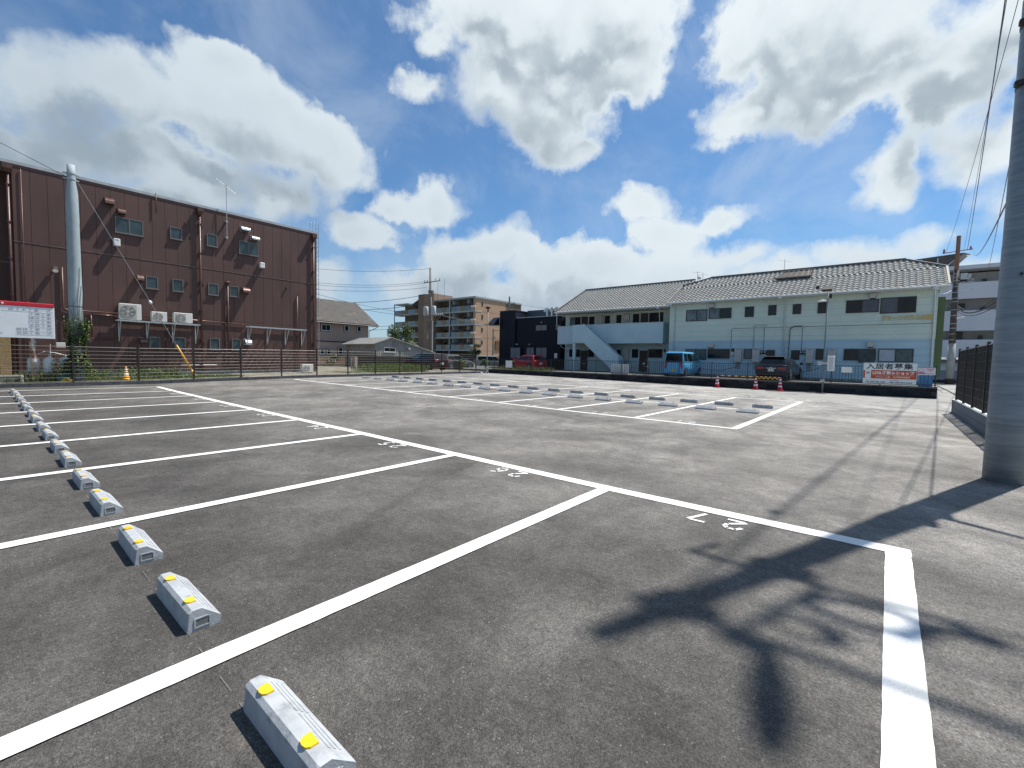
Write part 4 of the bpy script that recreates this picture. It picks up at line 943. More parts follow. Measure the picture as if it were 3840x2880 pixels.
for y in (6.89,4.6): gb((GX-.07,y-.06,3.98),(GX-.002,y+.06,4.11),'junction_box',M_HEAT,.01)
# letters on the wall
M_GOLD = mat('brass_letters', (.62,.46,.17), .4, .1, 6, metal=.3)
o = text_mesh('グリーンハウス永田', .34, M_GOLD, 'wall_lettering', GH, frame_mw((GX-.045,.50,4.40),(0,-1,0),(0,0,1)), 'LEFT', width=2.32, bold=.012, thick=.015); o.location = -Vector(GH.location)
# right flank: olive wing wall
gb((GX+.55,-2.35,.9),(GX+1.9,-2.02,5.62),'olive_wing_wall',M_OLV)
# balcony and stair of the left wing
gb((36.8,14.55,3.02),(36.92,23.25,4.76),'balcony_front',M_BAL,.01); gb((36.8,23.26,2.98),(36.92,25.14,4.69),'balcony_front',M_BAL,.01)
gb((36.92,14.55,3.05),(LX,25.1,3.2),'balcony_floor',M_SOFF); gb((36.93,14.55,3.21),(LX,14.66,4.76),'balcony_end',M_BAL); gb((36.93,25.03,3.21),(LX,25.14,4.69),'balcony_end',M_BAL)
for a, b in ((14.55,23.25),(23.26,25.14)): gb((36.78,a,4.765 if a<20 else 4.695),(36.94,b,4.80 if a<20 else 4.73),'coping',M_TRIM)
# the stair: two solid parapets with treads between
def para(x, pts, name): 
    q = MB(); q.prism([(x,y,z) for y,z in pts], (.12,0,0)); return q.build(name, M_BAL, GH)
sx = 35.55
para(sx, [(22.62,4.69),(21.47,4.71),(17.90,1.82),(17.86,.5),(18.32,.5),(21.38,3.05),(22.62,3.06)], 'stair_parapet')
para(sx+1.12, [(21.75,4.75),(21.7,4.72),(18.06,1.72),(18.0,.5),(18.5,.5),(21.7,3.12)], 'stair_parapet')
gb((sx+.121,21.4,3.0),(36.79,22.62,3.15),'stair_landing',M_SOFF); gb((sx+.13,22.5,3.151),(36.79,22.62,4.69),'landing_end',M_BAL)
gb((sx+.05,22.35,.45),(sx+.30,22.60,3.05),'stair_post',M_BAL,.02)
for k in range(13):
    y = 18.15+k*.25; z = .62+k*.19; gb((sx+.125,y,z),(sx+1.115,y+.27,z+.05),'tread',M_SOFF)
for a in ((22.62,4.70,21.47,4.72),): pass
q = MB(); q.prism([(sx-.015,21.47,4.715),(sx-.015,17.90,1.825),(sx-.015,17.90,1.86),(sx-.015,21.47,4.75)], (.15,0,0)); q.build('parapet_cap', M_TRIM, GH)
for x_, a in ((LX,(24.59,4.92,23.4,5.69,2,(GF,GD))),(LX,(22.43,4.91,21.86,5.67,1,(GD,))),(LX,(20.75,4.96,20.22,5.68,1,(GD,))),(LX,(19.54,4.96,19.06,5.7,1,(GD,))),(LX,(17.91,4.95,17.32,5.72,1,(GD,))),(LX,(16.38,4.91,15.13,5.74,2,(GD,GD))),
 (LX,(24.6,1.78,23.34,2.52,2,(GD,GD))),(LX,(22.42,1.79,21.8,2.5,1,(GD,))),(LX,(19.38,1.9,18.99,2.49,1,(GD,))),(LX,(17.89,1.79,17.29,2.56,1,(GD,))),(LX,(16.34,1.81,15.09,2.57,2,(GD,GD)))): win_x(x_,*a)
M_DOOR = mat('dark_brown_door', (.03,.02,.018), .45, .2, 5)
for y0, y1, z0, z1 in ((22.59,23.27,3.25,5.70),(16.48,17.18,3.25,5.74),(22.48,23.29,.5,2.42),(16.40,17.16,.55,2.44)):
    o = gb((LX-.05,y0,z0),(LX-.001,y1,z1),'door',M_DOOR,.006); q = MB(); q.box((LX-.09,y0+.06,z0+1.0),(LX-.05,y0+.10,z0+1.12)); q.box((LX-.056,y0+.2,z0+.6),(LX-.0505,y1-.2,z0+.66)); link('handle', q.mesh('handle', M_GALV), o)
for yL,z0,yR,z1 in [(21.36,4.8,20.89,5.73),(18.73,5.1,18.21,5.75),(18.65,1.46,18.15,2.62)]: gb((LX-.22,yR,z0),(LX-.001,yL,z1),'water_heater',M_HEAT,.012)
gb((LX-.2,20.0,5.83),(LX-.02,20.7,5.89),'porch_lamp',M_TRIM); gp([(36.3,24.95,5.95),(36.35,24.95,4.75)], .035, M_TRIM); gp([(36.4,14.85,6.0),(36.55,14.85,5.8),(36.72,14.85,4.8)], .035, M_TRIM); gp([(36.75,14.75,3.0),(37.4,14.6,2.8),(LX-.1,14.5,2.6),(LX-.1,14.5,.6)], .035, M_TRIM); gp([(36.9,24.9,2.95),(37.3,24.9,2.7),(LX-.08,24.95,2.5),(LX-.08,24.95,.5)], .035, M_TRIM)
gb((LX-.15,15.2,2.75),(LX-.01,15.7,2.98),'wall_box',M_HEAT,.01); gb((LX-.12,14.75,2.05),(LX-.01,15.0,2.3),'wall_box',M_HEAT,.01); gb((LX-.1,14.8,2.32),(LX-.01,14.95,2.56),'electric_meter',M_BLACK,.01)
# ---- roofs with S tiles
def roof_slope(x0, z0, xr, zr, poly_y, tile_w=.30, rows=17, count=300):
    """slope from eave (x0,z0) to ridge (xr,zr); poly_y(t)->(ymin,ymax) at slope fraction t"""
    d = Vector((xr-x0,0,zr-z0)); L = d.length; d.normalize(); nrm = Vector((-d.z,0,d.x))
    if nrm.z < 0: nrm = -nrm
    q = MB(); K = 10
    for k in range(K):
        t0, t1 = k/K, (k+1)/K; a0, b0 = poly_y(t0); a1, b1 = poly_y(t1)
        p = lambda t_, y: (x0+(xr-x0)*t_, y, z0+(zr-z0)*t_)
        q.add([p(t0,a0),p(t0,b0),p(t1,b1),p(t1,a1)], [(0,1,2,3)])
    q.build('roof_deck', M_TGAP, GH)
    th = L/rows; tm_ = MB(); n = 6; vs = []
    for j, (s_, lift) in enumerate(((-.03,.062),(th*.98,.022))):
        for i in range(n+1):
            u = i/n; h = .030*math.sin(u*2*math.pi-.6)
            vs.append(d*s_ + Vector((0,(u-.5)*tile_w*1.0,0)) + nrm*(lift+h))
    for i in range(n+1):
        u = i/n; h = .030*math.sin(u*2*math.pi-.6); vs.append(d*(-.03)+Vector((0,(u-.5)*tile_w,0))+nrm*(lift*0+.030+h))
    fs = [(i,i+1,n+2+i,n+1+i) for i in range(n)] + [(2*n+2+i,2*n+3+i,i+1,i) for i in range(n)]
    tm_.add(vs, fs); tme = tm_.mesh('roof_tile', M_TILE, True)
    spots = []
    for r in range(rows):
        t_ = r/rows; a, b = poly_y(min(1, t_+.5/rows)); y = a+tile_w*.5
        while y < b-tile_w*.35: spots.append((r, x0+(xr-x0)*t_, y, z0+(zr-z0)*t_)); y += tile_w
    spots.sort(key=lambda s_: (s_[1]**2+s_[2]**2))
    st = MB()
    base = [Vector(v_) for v_ in vs]
    for k, (r, x, y, z) in enumerate(spots):
        if k < count: link('roof_tile', tme, GH, Vector((x,y,z))-Vector(GH.location))
        else: st.add([v_+Vector((x,y,z+random.uniform(-.004,.004))) for v_ in base], fs)
    if st.v: st.build('roof_tiles', M_TILE, GH, smooth=True, kind='stuff')
def main_poly(t_):
    a = -2.38; b = 13.75
    if t_ > .60: a = -2.38 + (t_-.6)/.4*1.88
    if t_ > .72: b = 13.75 - (t_-.72)/.28*1.9
    return a, b
roof_slope(35.38,6.13,40.0,8.56, main_poly, rows=15)
roof_slope(36.35,6.05,42.0,8.85, lambda t_: (13.78,25.2), rows=18, count=0)
def beam(a, b, w, h, m, name):
    a, b = Vector(a), Vector(b); q = MB(); d = (b-a).normalized(); s_ = d.cross(Vector((0,0,1))).normalized()*w/2; u = s_.cross(d).normalized()*h
    if u.z < 0: u = -u
    q.prism([a-s_,a+s_,a+s_+u,a-s_+u], b-a); return q.build(name, m, GH)
beam((40.0,-.5,8.58),(40.0,11.85,8.58),.24,.12,M_RIDGE,'ridge'); beam((40.0,-.5,8.58),(38.15,-2.36,7.62),.2,.1,M_RIDGE,'hip_ridge'); beam((40,11.85,8.58),(38.7,13.72,7.9),.2,.1,M_RIDGE,'hip_ridge')
beam((42.0,13.8,8.9),(42.0,25.2,8.9),.24,.12,M_RIDGE,'ridge')
M_VERGE = mat('verge_tile', (.27,.26,.24), .7, .2, 3)
beam((35.4,-2.40,6.16),(38.15,-2.40,7.62),.10,.07,M_VERGE,'verge'); beam((35.4,13.74,6.16),(38.7,13.74,7.9),.10,.07,M_VERGE,'verge'); beam((36.4,25.2,6.12),(42.0,25.2,8.9),.14,.1,M_RIDGE,'verge'); beam((36.4,13.84,6.12),(42.0,13.84,8.9),.10,.06,M_VERGE,'verge')
# back slopes, gables, soffits, gutters
q = MB(); q.add([(40,-.5,8.56),(40,11.85,8.56),(45.5,13.7,5.95),(45.5,-2.3,5.95)],[(0,3,2,1)]); q.add([(40,-.5,8.56),(38.15,-2.4,7.6),(45.2,-2.4,6.1)],[(0,1,2)]); q.add([(40,11.85,8.56),(38.7,13.74,7.9),(45.2,13.7,6.1)],[(0,2,1)]); q.add([(42,13.8,8.85),(42,25.2,8.85),(46,25.2,6.7),(46,13.8,6.7)],[(0,3,2,1)]); q.build('back_slope', M_TGAP, GH)
q = MB(); q.prism([(35.7,13.68,6.03),(38.7,13.68,7.8),(40,13.68,7.9),(44,13.68,6.03)],(0,-.1,0)); q.prism([(36.2,-1.98,6.03),(38.2,-1.98,7.45),(44,-1.98,6.03)],(0,.1,0)); q.prism([(38.2,25.1,5.95),(42,25.1,8.75),(46,25.1,6.5),(46,25.1,5.95)],(0,-.1,0)); q.prism([(38.2,13.95,5.95),(42,13.95,8.75),(46,13.95,6.5),(46,13.95,5.95)],(0,.1,0)); q.build('gable', M_GRN, GH)
gb((35.42,-2.36,6.021),(GX+.5,13.73,6.05),'soffit',M_SOFF); gb((36.4,13.76,5.951),(LX+.5,25.18,5.98),'soffit',M_SOFF); gb((35.36,-2.38,5.99),(35.41,13.75,6.11),'fascia',M_SOFF); gb((36.33,13.78,5.92),(36.39,25.2,6.04),'fascia',M_SOFF)
for x_, z_, a, b in ((35.30,6.10,-2.42,13.8),(36.27,6.03,13.85,25.25)):
    q = MB(); q.tube([(x_,a,z_),(x_,b,z_)], .055, 8); q.build('gutter', M_TRIM, GH)
for x_, y_, z_ in ((35.3,5.92,6.06),(35.3,-1.82,6.06),(35.3,13.45,6.06),(36.27,14.85,5.98),(36.27,24.95,5.98)):
    q = MB(); q.cbox((x_-.09,y_-.11,z_-.14),(x_+.09,y_+.11,z_+.08), .02); q.build('rain_hopper', M_TRIM, GH)
# roof recess as a raised slab, its inner shade put into the dark colour
q = MB(); q.prism([(38.05,4.55,7.66),(38.05,6.75,7.66),(39.3,6.45,8.32),(39.3,4.7,8.32)],(0,0,.09)); q.build('recess_shade_slab', mat('recess_shade', (.03,.028,.026), .8, .2, 4), GH)
for k in range(6): beam((38.1,4.75+k*.36,7.78),(39.25,4.8+k*.31,8.42),.03,.03,M_ALU,'recess_rafter')
beam((38.0,4.5,7.70),(38.0,6.8,7.70),.12,.09,M_RIDGE,'recess_sill'); beam((39.3,4.6,8.42),(39.3,6.5,8.42),.14,.05,M_TILE,'recess_lintel')
aerial(41.6,13.5,8.6,9.62,1.05,'left aerial of the pair with a dish where the two green roofs meet', rz=math.radians(-75), tilt=-.15); aerial(41.0,12.85,8.4,9.25,.8,'right and smaller aerial of the pair where the green roofs meet', rz=math.radians(-80)); aerial(41.0,6.68,8.35,9.7,.95,'television aerial near the middle of the long green roof', rz=math.radians(-70), tilt=-.2)
q = MB(); q.tube([(41.2,13.22,8.95),(41.16,13.2,8.96)], [.17,.05], 14); q.tube([(41.3,13.2,8.4),(41.25,13.2,8.95)], .015, 5); tag(q.build('satellite_dish', M_WHITE), 'small satellite dish between the two aerials on the green roofs', 'satellite dish')
# things in front of the green house
q = MB(); q.cbox((29.5,14.05,.5),(29.55,15.35,1.22), .01); 
for k in range(9): q.box((29.47,14.07+k*.155,.5),(29.499,14.16+k*.155,1.2))
tag(q.build('leaning_board', M_TRIM), 'white ribbed panel leaning inside the railing left of the blue van', 'panel')
BI = thing('bicycle', 'dark bicycle standing left of the blue van', 'bicycle', (30.5,13.5,.48))
for y in (13.2,14.0):
    q = MB(); q.tube([(30.4,y+.31*math.cos(a),.80+.31*math.sin(a)) for a in np.linspace(0,2*math.pi,20)], .018, 5); q.build('wheel', M_BLACK, BI)
q = MB(); q.tube([(30.4,13.2,.8),(30.4,13.35,1.25),(30.4,13.8,1.2),(30.4,13.65,.78),(30.4,13.35,1.2)], .015, 5); q.tube([(30.4,13.65,.78),(30.4,14.0,.8),(30.4,13.8,1.2)], .012, 5); q.build('frame', M_BLACK, BI); q = MB(); q.tube([(30.2,13.33,1.33),(30.4,13.35,1.3),(30.6,13.33,1.33)], .014, 5); q.build('handlebar', M_GALV, BI)
# sign boards on the railing
SB = thing('rental_sign', 'white and orange rental sign board tied to the railing', 'sign', (WX-.1,0,1.1))
SXX = WX-.05
q = MB(); q.cbox((SXX,-1.04,.62),(SXX+.02,.96,1.62), .004); q.build('board', mat('sign_pale', (.70,.76,.76), .5, .03, 2), SB)
M_ORA = mat('sign_orange', (.50,.075,.018), .5, .06, 3)
q = MB(); q.box((SXX-.004,-1.03,.86),(SXX-.001,.655,1.27)); q.box((SXX-.004,.885,.87),(SXX-.001,.958,1.26)); q.build('orange_band', M_ORA, SB)
M_NAVY = mat('navy_ink', (.012,.014,.03), .6, .1, 4)
def stext(body, y, z, size, m, width, bold=.0, par=SB, x=None):
    o = text_mesh(body, size, m, 'lettering', par, frame_mw(((SXX if x is None else x)-.0065,y,z),(0,-1,0),(0,0,1)), 'LEFT', width=width, bold=bold); o.location = -Vector(par.location)
stext('入居者募集', .86, 1.44, .30, M_NAVY, 1.76, .006, x=SXX+.003)
stext('LIXIL不動産ショップ', .60, 1.135, .17, mat('sign_white_ink', (.8,.8,.8), .5, .02, 3), 1.55, .006)
stext('マイルーム館　水戸駅南営業所', .47, .94, .085, mat('sign_white_ink', (.8,.8,.8), .5, .02, 3), 1.27, .001)
stext('TEL 029-253-1001', .86, .685, .088, M_NAVY, .76, .003, x=SXX+.003); stext('TEL 029-244-4410', -.07, .685, .088, M_NAVY, .82, .003, x=SXX+.003)
stext('マイルーム館', .86, .79, .032, M_NAVY, .36, .0, x=SXX+.003); stext('水戸駅南営業所', -.07, .79, .032, M_NAVY, .36, .0, x=SXX+.003)
q = MB(); q.prism([(SXX-.004,.845,1.13),(SXX-.004,.77,1.20),(SXX-.004,.695,1.13),(SXX-.004,.72,1.11),(SXX-.004,.77,1.155),(SXX-.004,.82,1.11)], (.003,0,0)); q.box((SXX-.003,.72,1.075),(SXX-.001,.82,1.095)); q.build('roof_logo', M_NAVY, SB)
q = MB(); q.box((SXX-.006,-.97,1.025),(SXX-.0045,.60,1.032)); q.build('rule', mat('sign_white_ink', (.8,.8,.8), .5, .02, 3), SB)
S2 = thing('small_banner', 'small pink and white banner at the right end of the railing', 'banner', (WX-.03,-1.35,1.2))
q = MB(); q.box((WX-.02,-1.68,1.10),(WX-.01,-1.06,1.44)); q.build('cloth', mat('banner_white', (.68,.64,.68), .6, .05, 3), S2)
M_CRIM = mat('banner_crimson', (.42,.03,.09), .6, .08, 4)
q = MB(); q.box((WX-.024,-1.32,1.15),(WX-.0205,-1.06,1.21)); q.box((WX-.024,-1.62,1.15),(WX-.0205,-1.33,1.17)); q.box((WX-.024,-1.64,1.36),(WX-.0205,-1.36,1.39)); q.box((WX-.024,-1.57,1.28),(WX-.0205,-1.43,1.31)); q.build('printed_bars', M_CRIM, S2)
q = MB(); q.tube([(WX-.024,-1.19,1.31),(WX-.021,-1.19,1.31)], .085, 18); q.build('round_emblem', M_CRIM, S2); q = MB(); q.tube([(WX-.027,-1.19,1.315),(WX-.0245,-1.19,1.315)], .072, 18); q.build('emblem_centre', mat('banner_white', (.68,.64,.68), .6, .05, 3), S2)
q = MB(); q.cbox((WX+.30,-1.62,.5),(WX+.42,-1.12,1.09), .02); tag(q.build('blue_bin', mat('blue_plastic', (.05,.20,.46), .5, .2, 5)), 'blue bin behind the railing under the pink banner', 'bin')
q = MB(); q.prism([(WX+.03,1.86,1.10),(WX+.03,1.40,1.10),(WX+.03,1.42,1.39),(WX+.03,1.86,1.39)],(.004,0,0)); tag(q.build('blank_notice', M_WHITE), 'blank white sheet tied behind the railing right of the lamp post', 'notice')
q = MB()
for ya, yb, z0 in ((9.3,6.8,1.30),(5.0,2.8,1.32)):
    q.tube([(WX+.12,ya+(yb-ya)*k/8,z0-.28*4*(k/8)*(1-k/8)) for k in range(9)], .018, 5)
tag(q.build('garden_hose', M_BLACK), 'dark hoses drooping along the inside of the railing', 'hose')

# ================================================================== lamp posts
def lamp_post(name, x, y, z0, H, label, dark=True, arms=True):
    r = thing(name, label, 'lamp post', (x,y,z0), group='lamp posts')
    M_ = mat('grey_lamp_pole', (.16,.20,.205), .5, .12, 5, metal=.2)
    q = MB(); q.tube([(x,y,z0-.02),(x,y,z0+.68),(x,y,z0+H)], [.045,.043,.034], 12); q.build('pole', M_, r, smooth=True)
    return r
L1 = lamp_post('lamp_post', 28.42, 2.60, gzf(28.4,2.6), 5.35, 'grey lamp post with meter box and camera before the dark wall')
zz = 5.32
q = MB(); q.prism([(28.20,2.42,5.36),(28.20,2.86,5.36),(28.42,2.86,5.58),(28.42,2.42,5.58)], (.05,0,-.10)); q.build('lamp_head', M_BLACK, L1)
q = MB(); q.box((28.20,2.98,5.42),(28.26,3.12,5.56)); q.tube([(28.42,2.6,5.30),(28.3,3.05,5.45)], .018, 6); q.build('lamp_arm', M_BLACK, L1)
q = MB(); q.tube([(28.40,2.62,4.80),(28.36,2.86,4.80),(28.35,3.02,4.76)], [.03,.06,.03], 10); q.build('camera', M_WHITE, L1, smooth=True); q = MB(); q.cbox((28.36,2.42,4.92),(28.46,2.54,5.14), .01); q.build('small_box', M_BLACK, L1)
q = MB(); q.cbox((28.24,2.14,1.16),(28.44,2.44,1.95), .03); o = q.build('meter_cabinet', M_WHITE, L1); q = MB(); q.box((28.236,2.2,1.2),(28.239,2.38,1.9)); link('door', q.mesh('door', mat('cabinet_grey', (.5,.52,.53), .5, .05, 4)), o)
q = MB(); q.cbox((28.33,2.53,.58),(28.49,2.71,.70), .01); q.box((28.34,2.45,1.50),(28.40,2.75,1.62)); q.build('junction_box', M_GALV, L1)
q = MB(); q.box((28.38,2.70,1.46),(28.41,2.88,1.50)); q.box((28.38,2.70,1.60),(28.41,2.88,1.64)); q.box((28.38,2.77,1.50),(28.41,2.81,1.60)); q.build('bracket', M_WHITE, L1)
q = MB(); zg = gzf(28.3,2.6); q.tube([(28.42,2.6,zg+.004),(28.42,2.6,zg+.03)], [.26,.24], 16); q.build('base_plate', M_BLACK, L1)
q = MB(); q.tube([(28.2,2.75,zg+.02),(27.6,4.0,gzf(27.6,4)+.02),(27.2,5.0,gzf(27.2,5)+.02)], .02, 5); tag(q.build('ground_cable', M_BLACK), 'black cable cover lying on the asphalt by the lamp post', 'cable')
L2 = lamp_post('lamp_post', 27.72, 26.05, gzf(27.7,26.0), 5.62, 'slim grey lamp post in the far corner of the car park')
z2 = gzf(27.7,26.0)
q = MB(); q.cbox((27.56,25.9,z2+5.45),(27.86,26.2,z2+5.60), .02); q.tube([(27.72,26.05,z2+5.2),(27.72,26.05,z2+5.45)], .06, 8); q.build('lamp_head', M_BLACK, L2)
for dx in (-.17,.12):
    q = MB(); q.tube([(27.72,26.05,z2+.45),(27.72+dx,26.0,z2+.0)], .022, 6); q.build('foot_strut', M_WHITE, L2)
q = MB(); q.cbox((27.62,25.95,z2+.42),(27.82,26.1,z2+.55), .01); q.build('foot_box', M_GALV, L2)
q = MB(); q.tube([(26.75,25.75,gzf(26.7,25.7)),(26.75,25.75,gzf(26.7,25.7)+.1)], [.13,.07], 10); tag(q.build('white_lump', M_WHITE, smooth=True), 'small white bag on the asphalt near the corner lamp post', 'bag')
# ================================================================== navy building behind
M_NV = mat('navy_corrugated_wall', (.005,.008,.020), .5, .2, 3)
M_NVL = mat('navy_flashing', (.035,.05,.075), .4, .15, 4)
M_SHUT = mat('grey_roller_shutter', (.17,.185,.20), .5, .08, 4)
NB = thing('navy_building', 'dark navy corrugated building between the orange flats and green house', 'building', (38,30,.3))
def nbx(a, b, name, m, par=NB): q = MB(); q.box(a, b); return q.build(name, m, par)
nbx((38.03,31.6,.2),(46,33.85,6.74),'wall',M_NV); nbx((38.25,25.7,.2),(46,31.6,5.9),'wall',M_NV); nbx((40.0,25.75,5.9),(46,31.5,6.9),'rear_parapet',M_NVL)
q = MB(); y = 31.62
while y < 33.84: q.box((38.0,y,.25),(38.029,y+.05,6.72)); y += .11
y = 25.72
while y < 31.58: q.box((38.215,y,.25),(38.249,y+.05,5.86)); y += .11
q.build('wall_ribs', M_NV, NB, kind='stuff')
nbx((37.98,31.56,6.745),(46,33.9,6.80),'parapet_cap',M_NVL); nbx((38.1,25.7,5.905),(40,31.55,5.98),'parapet_cap',M_GALV)
q = MB(); q.prism([(36.9,33.9,5.25),(38.0,33.9,5.25),(38.0,33.9,6.1)],(0,.9,0)); q.box((36.7,33.8,5.18),(38,34.9,5.245)); q.build('awning', M_NV, NB)
def shutter(y0, z0, y1, z1, x=38.21):
    w = MB(); w.box((x-.05,y0-.03,z0-.03),(x+.0,y1+.03,z1+.03)); fo = w.build('window', M_NVL, NB)
    m_ = (y0+y1)/2
    for a, b in ((y0,m_-.03),(m_+.03,y1)):
        g = MB(); g.box((x-.065,a,z0),(x-.051,b,z1)); link('shutter', g.mesh('shutter', M_SHUT), fo)
shutter(30.78,1.58,32.1,2.67,37.99+.0); shutter(29.07,1.64,30.02,2.67); shutter(27.4,1.63,28.74,2.67); shutter(27.46,4.51,28.84,5.03); shutter(25.75,4.52,26.3,5.0)
nbx((38.17,26.06,1.62),(38.20,26.42,2.12),'notice',M_WHITE)
for y, z in ((31.3,3.05),(29.63,3.04),(28.11,5.34)):
    q = MB(); q.tube([(37.9 if y>31 else 38.05,y,z),(38.2,y,z)], .07, 10); q.build('wall_lamp', M_GALV, NB)
for y0, y1, h in ((28.0,28.5,.75),(27.4,27.75,.8),(26.75,27.2,.75)):
    q = MB(); q.box((39.0,y0,5.98),(39.15,y0+.17,6.7)); q.tube([(39.2,y1,6.55),(39.2,y1-.1,6.85),(39.2,y0+.12,6.85)], .14, 10); q.build('exhaust_duct', M_STEEL, NB, smooth=False)

# ================================================================== orange block of flats
M_ORW = mat('orange_tile_wall', (.44,.275,.18), .7, .06, .5, dirt=((.39,.25,.17), .4, .55))
M_BRW = mat('brown_tile_wall', (.27,.175,.12), .75, .1, .4)
M_SLAB = mat('grey_slab', (.36,.38,.40), .7, .08, .5)
M_BGL = mat('balcony_glass', (.10,.14,.16), .12, .3, .4, spec=.9)
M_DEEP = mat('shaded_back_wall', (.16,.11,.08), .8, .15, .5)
AP = thing('orange_apartment_block', 'five storey orange and brown block of flats with glass balconies', 'building', (84,86,0))
def apb(a, b, name, m): q = MB(); q.box(a, b); return q.build(name, m, AP)
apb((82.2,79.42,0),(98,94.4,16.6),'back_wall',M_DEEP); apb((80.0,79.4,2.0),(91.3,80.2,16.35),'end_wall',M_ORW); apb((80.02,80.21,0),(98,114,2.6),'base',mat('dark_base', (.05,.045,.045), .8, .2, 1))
apb((79.6,79.2,16.45),(98,94.6,16.85),'roof_slab',M_SLAB); apb((79.9,79.35,16.351),(91.4,80.2,16.45),'wall_cap',M_SLAB)
FL = [3.4,6.62,9.88,13.2]; 
for z in FL:
    apb((79.7,79.35,z-.18),(82.2,94.3,z+.18),'floor_slab',M_SLAB)
    y = 80.9
    for k, (w_, m_) in enumerate(((2.2,M_BGL),(1.5,M_BRW),(1.75,M_BGL),(1.75,M_BGL),(.001,None),(1.75,M_BGL),(1.6,M_BRW),(2.4,M_BGL))):
        if m_: apb((79.72,y+.03,z+.181),(79.82,y+w_-.03,z+1.42),'balcony_panel',m_)
        y += w_ if w_ > .01 else .35
    apb((79.71,79.36,z+1.0),(80.0,80.85,z+1.4),'white_band',M_WHITE); apb((79.72,79.36,z+.181),(79.99,80.84,z+.999),'corner_infill',M_ORW)
    for y0, y1, m_ in ((81.2,82.6,M_GLD),(84.0,85.6,M_GLD),(86.4,87.2,M_GLF),(89.2,91,M_GLD),(92.2,93.4,M_GLD)):
        apb((82.13,y0,z+.25),(82.19,y1,z+2.2),'window',m_)
    for y0 in (87.4,81.9): apb((79.75,y0,z+2.0),(82.1,y0+.15,z+3.0),'partition',M_SLAB)
for y0 in (88.3,): q = MB(); q.tube([(79.6,88.5,2),(79.6,88.5,16.6)], .16, 8); q.build('downpipe', M_SLAB, AP)
apb((79.2,94.5,1.5),(86,98.5,18.6),'stair_tower',M_BRW); apb((79.5,98.5,1.5),(86,101.4,18.75),'stair_tower',mat('dark_brown_tile', (.20,.135,.10), .75, .1, .4))
for z in FL[1:]:
    for y0, y1, m_ in ((101.5,103.5,M_BRW),(103.6,107.3,M_BGL),(107.6,109.9,M_BRW),(110,113.6,M_BGL)): apb((80.3,y0,z+.6),(80.4,y1,z+1.75),'balcony_panel',m_)
    apb((80.2,101.41,z+.25),(83,113.7,z+.6),'floor_slab',M_SLAB)
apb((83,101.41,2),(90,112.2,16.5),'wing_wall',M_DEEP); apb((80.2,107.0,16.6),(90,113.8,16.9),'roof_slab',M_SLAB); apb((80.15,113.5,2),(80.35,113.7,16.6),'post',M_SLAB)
q = MB(); q.prism([(79.8,101.5,17.4),(79.8,106.2,15.6),(83,106.2,15.6),(83,101.5,17.4)],(0,0,.2)); q.build('slanted_canopy', M_SHUT, AP)
for x0, z0, z1 in ((82.0,14.63,15.72),(82.02,11.23,12.5),(82.05,8.02,9.25),(82.06,4.89,6.04)):
    q = MB(); q.box((x0,79.36,z0),(x0+.65,79.399,z1)); f_ = q.build('window', M_SLAB, AP); q = MB(); q.box((x0+.07,79.34,z0+.07),(x0+.58,79.359,z1-.07)); link('pane', q.mesh('pane', M_GLD), f_)
for z in (3.4,6.6,9.9,13.2): apb((80.01,79.385,z),(91.3,79.399,z+.05),'tile_joint',M_BRW)
apb((87.4,79.2,3.8),(89.4,79.35,6.2),'brown_shutter',mat('rust_sheet', (.16,.07,.03), .7, .2, 2))
aerial(82, 89.4, 16.9, 20.9, 2.2, 'tall television aerial on the roof of the orange flats', rz=math.radians(-70), n=5)
for y in (86.5,83): q = MB(); q.tube([(85,y-2,16.8),(85,y-2,17.6)], .06, 6); q.build('roof_vent', M_SLAB, AP)

# ================================================================== beige house, shed
M_BEI = mat('beige_render', (.36,.285,.245), .8, .06, .6, .2, 50)
M_BEI2 = mat('pinkish_render', (.44,.33,.28), .8, .06, .6, .2, 50)
M_HRF = mat('dark_shingle', (.10,.092,.085), .9, .15, 1.2, dirt=((.15,.14,.125), 1.0, .52))
HO = thing('beige_house', 'beige two storey house with a steep dark shingle roof', 'house', (24,46,0))
def hob(a, b, name, m, par=HO): q = MB(); q.box(a, b); return q.build(name, m, par)
hob((16,46,2.96),(28.95,55,5.1),'upper_wall',M_BEI); hob((16,46.01,0),(28.94,55,2.86),'lower_wall',M_BEI2); hob((16,45.96,2.861),(28.97,46,2.96),'belt_course',M_DOOR)
q = MB(); q.prism([(16,45.4,5.0),(16,50.3,7.9),(16,55.6,5.0),(16,55.6,4.85),(16,50.3,7.72),(16,45.4,4.85)],(13.9,0,0)); HR = q.build('roof', M_HRF, HO)
q = MB()
for k in range(20):
    t_ = k/20; y = 45.4+4.9*t_; z = 5.0+2.9*t_; q.box((16.02,y-.005,z+.012),(29.88,y+.018,z+.028))
link('shingle_course', q.mesh('shingle_course', M_HRF), HR, -Vector(HO.location)*0)
q = MB(); q.prism([(28.7,46.2,5.0),(28.7,50.3,7.6),(28.7,54.8,5.0)],(.2,0,0)); q.build('gable', M_BEI, HO)
q = MB(); q.tube([(16,45.34,4.86),(29.9,45.34,4.86)], .06, 6); q.tube([(29.8,45.4,4.8),(29.4,45.6,4.5),(29.02,45.95,4.3),(29.02,45.95,.2)], .04, 6); q.build('gutter', M_DOOR, HO)
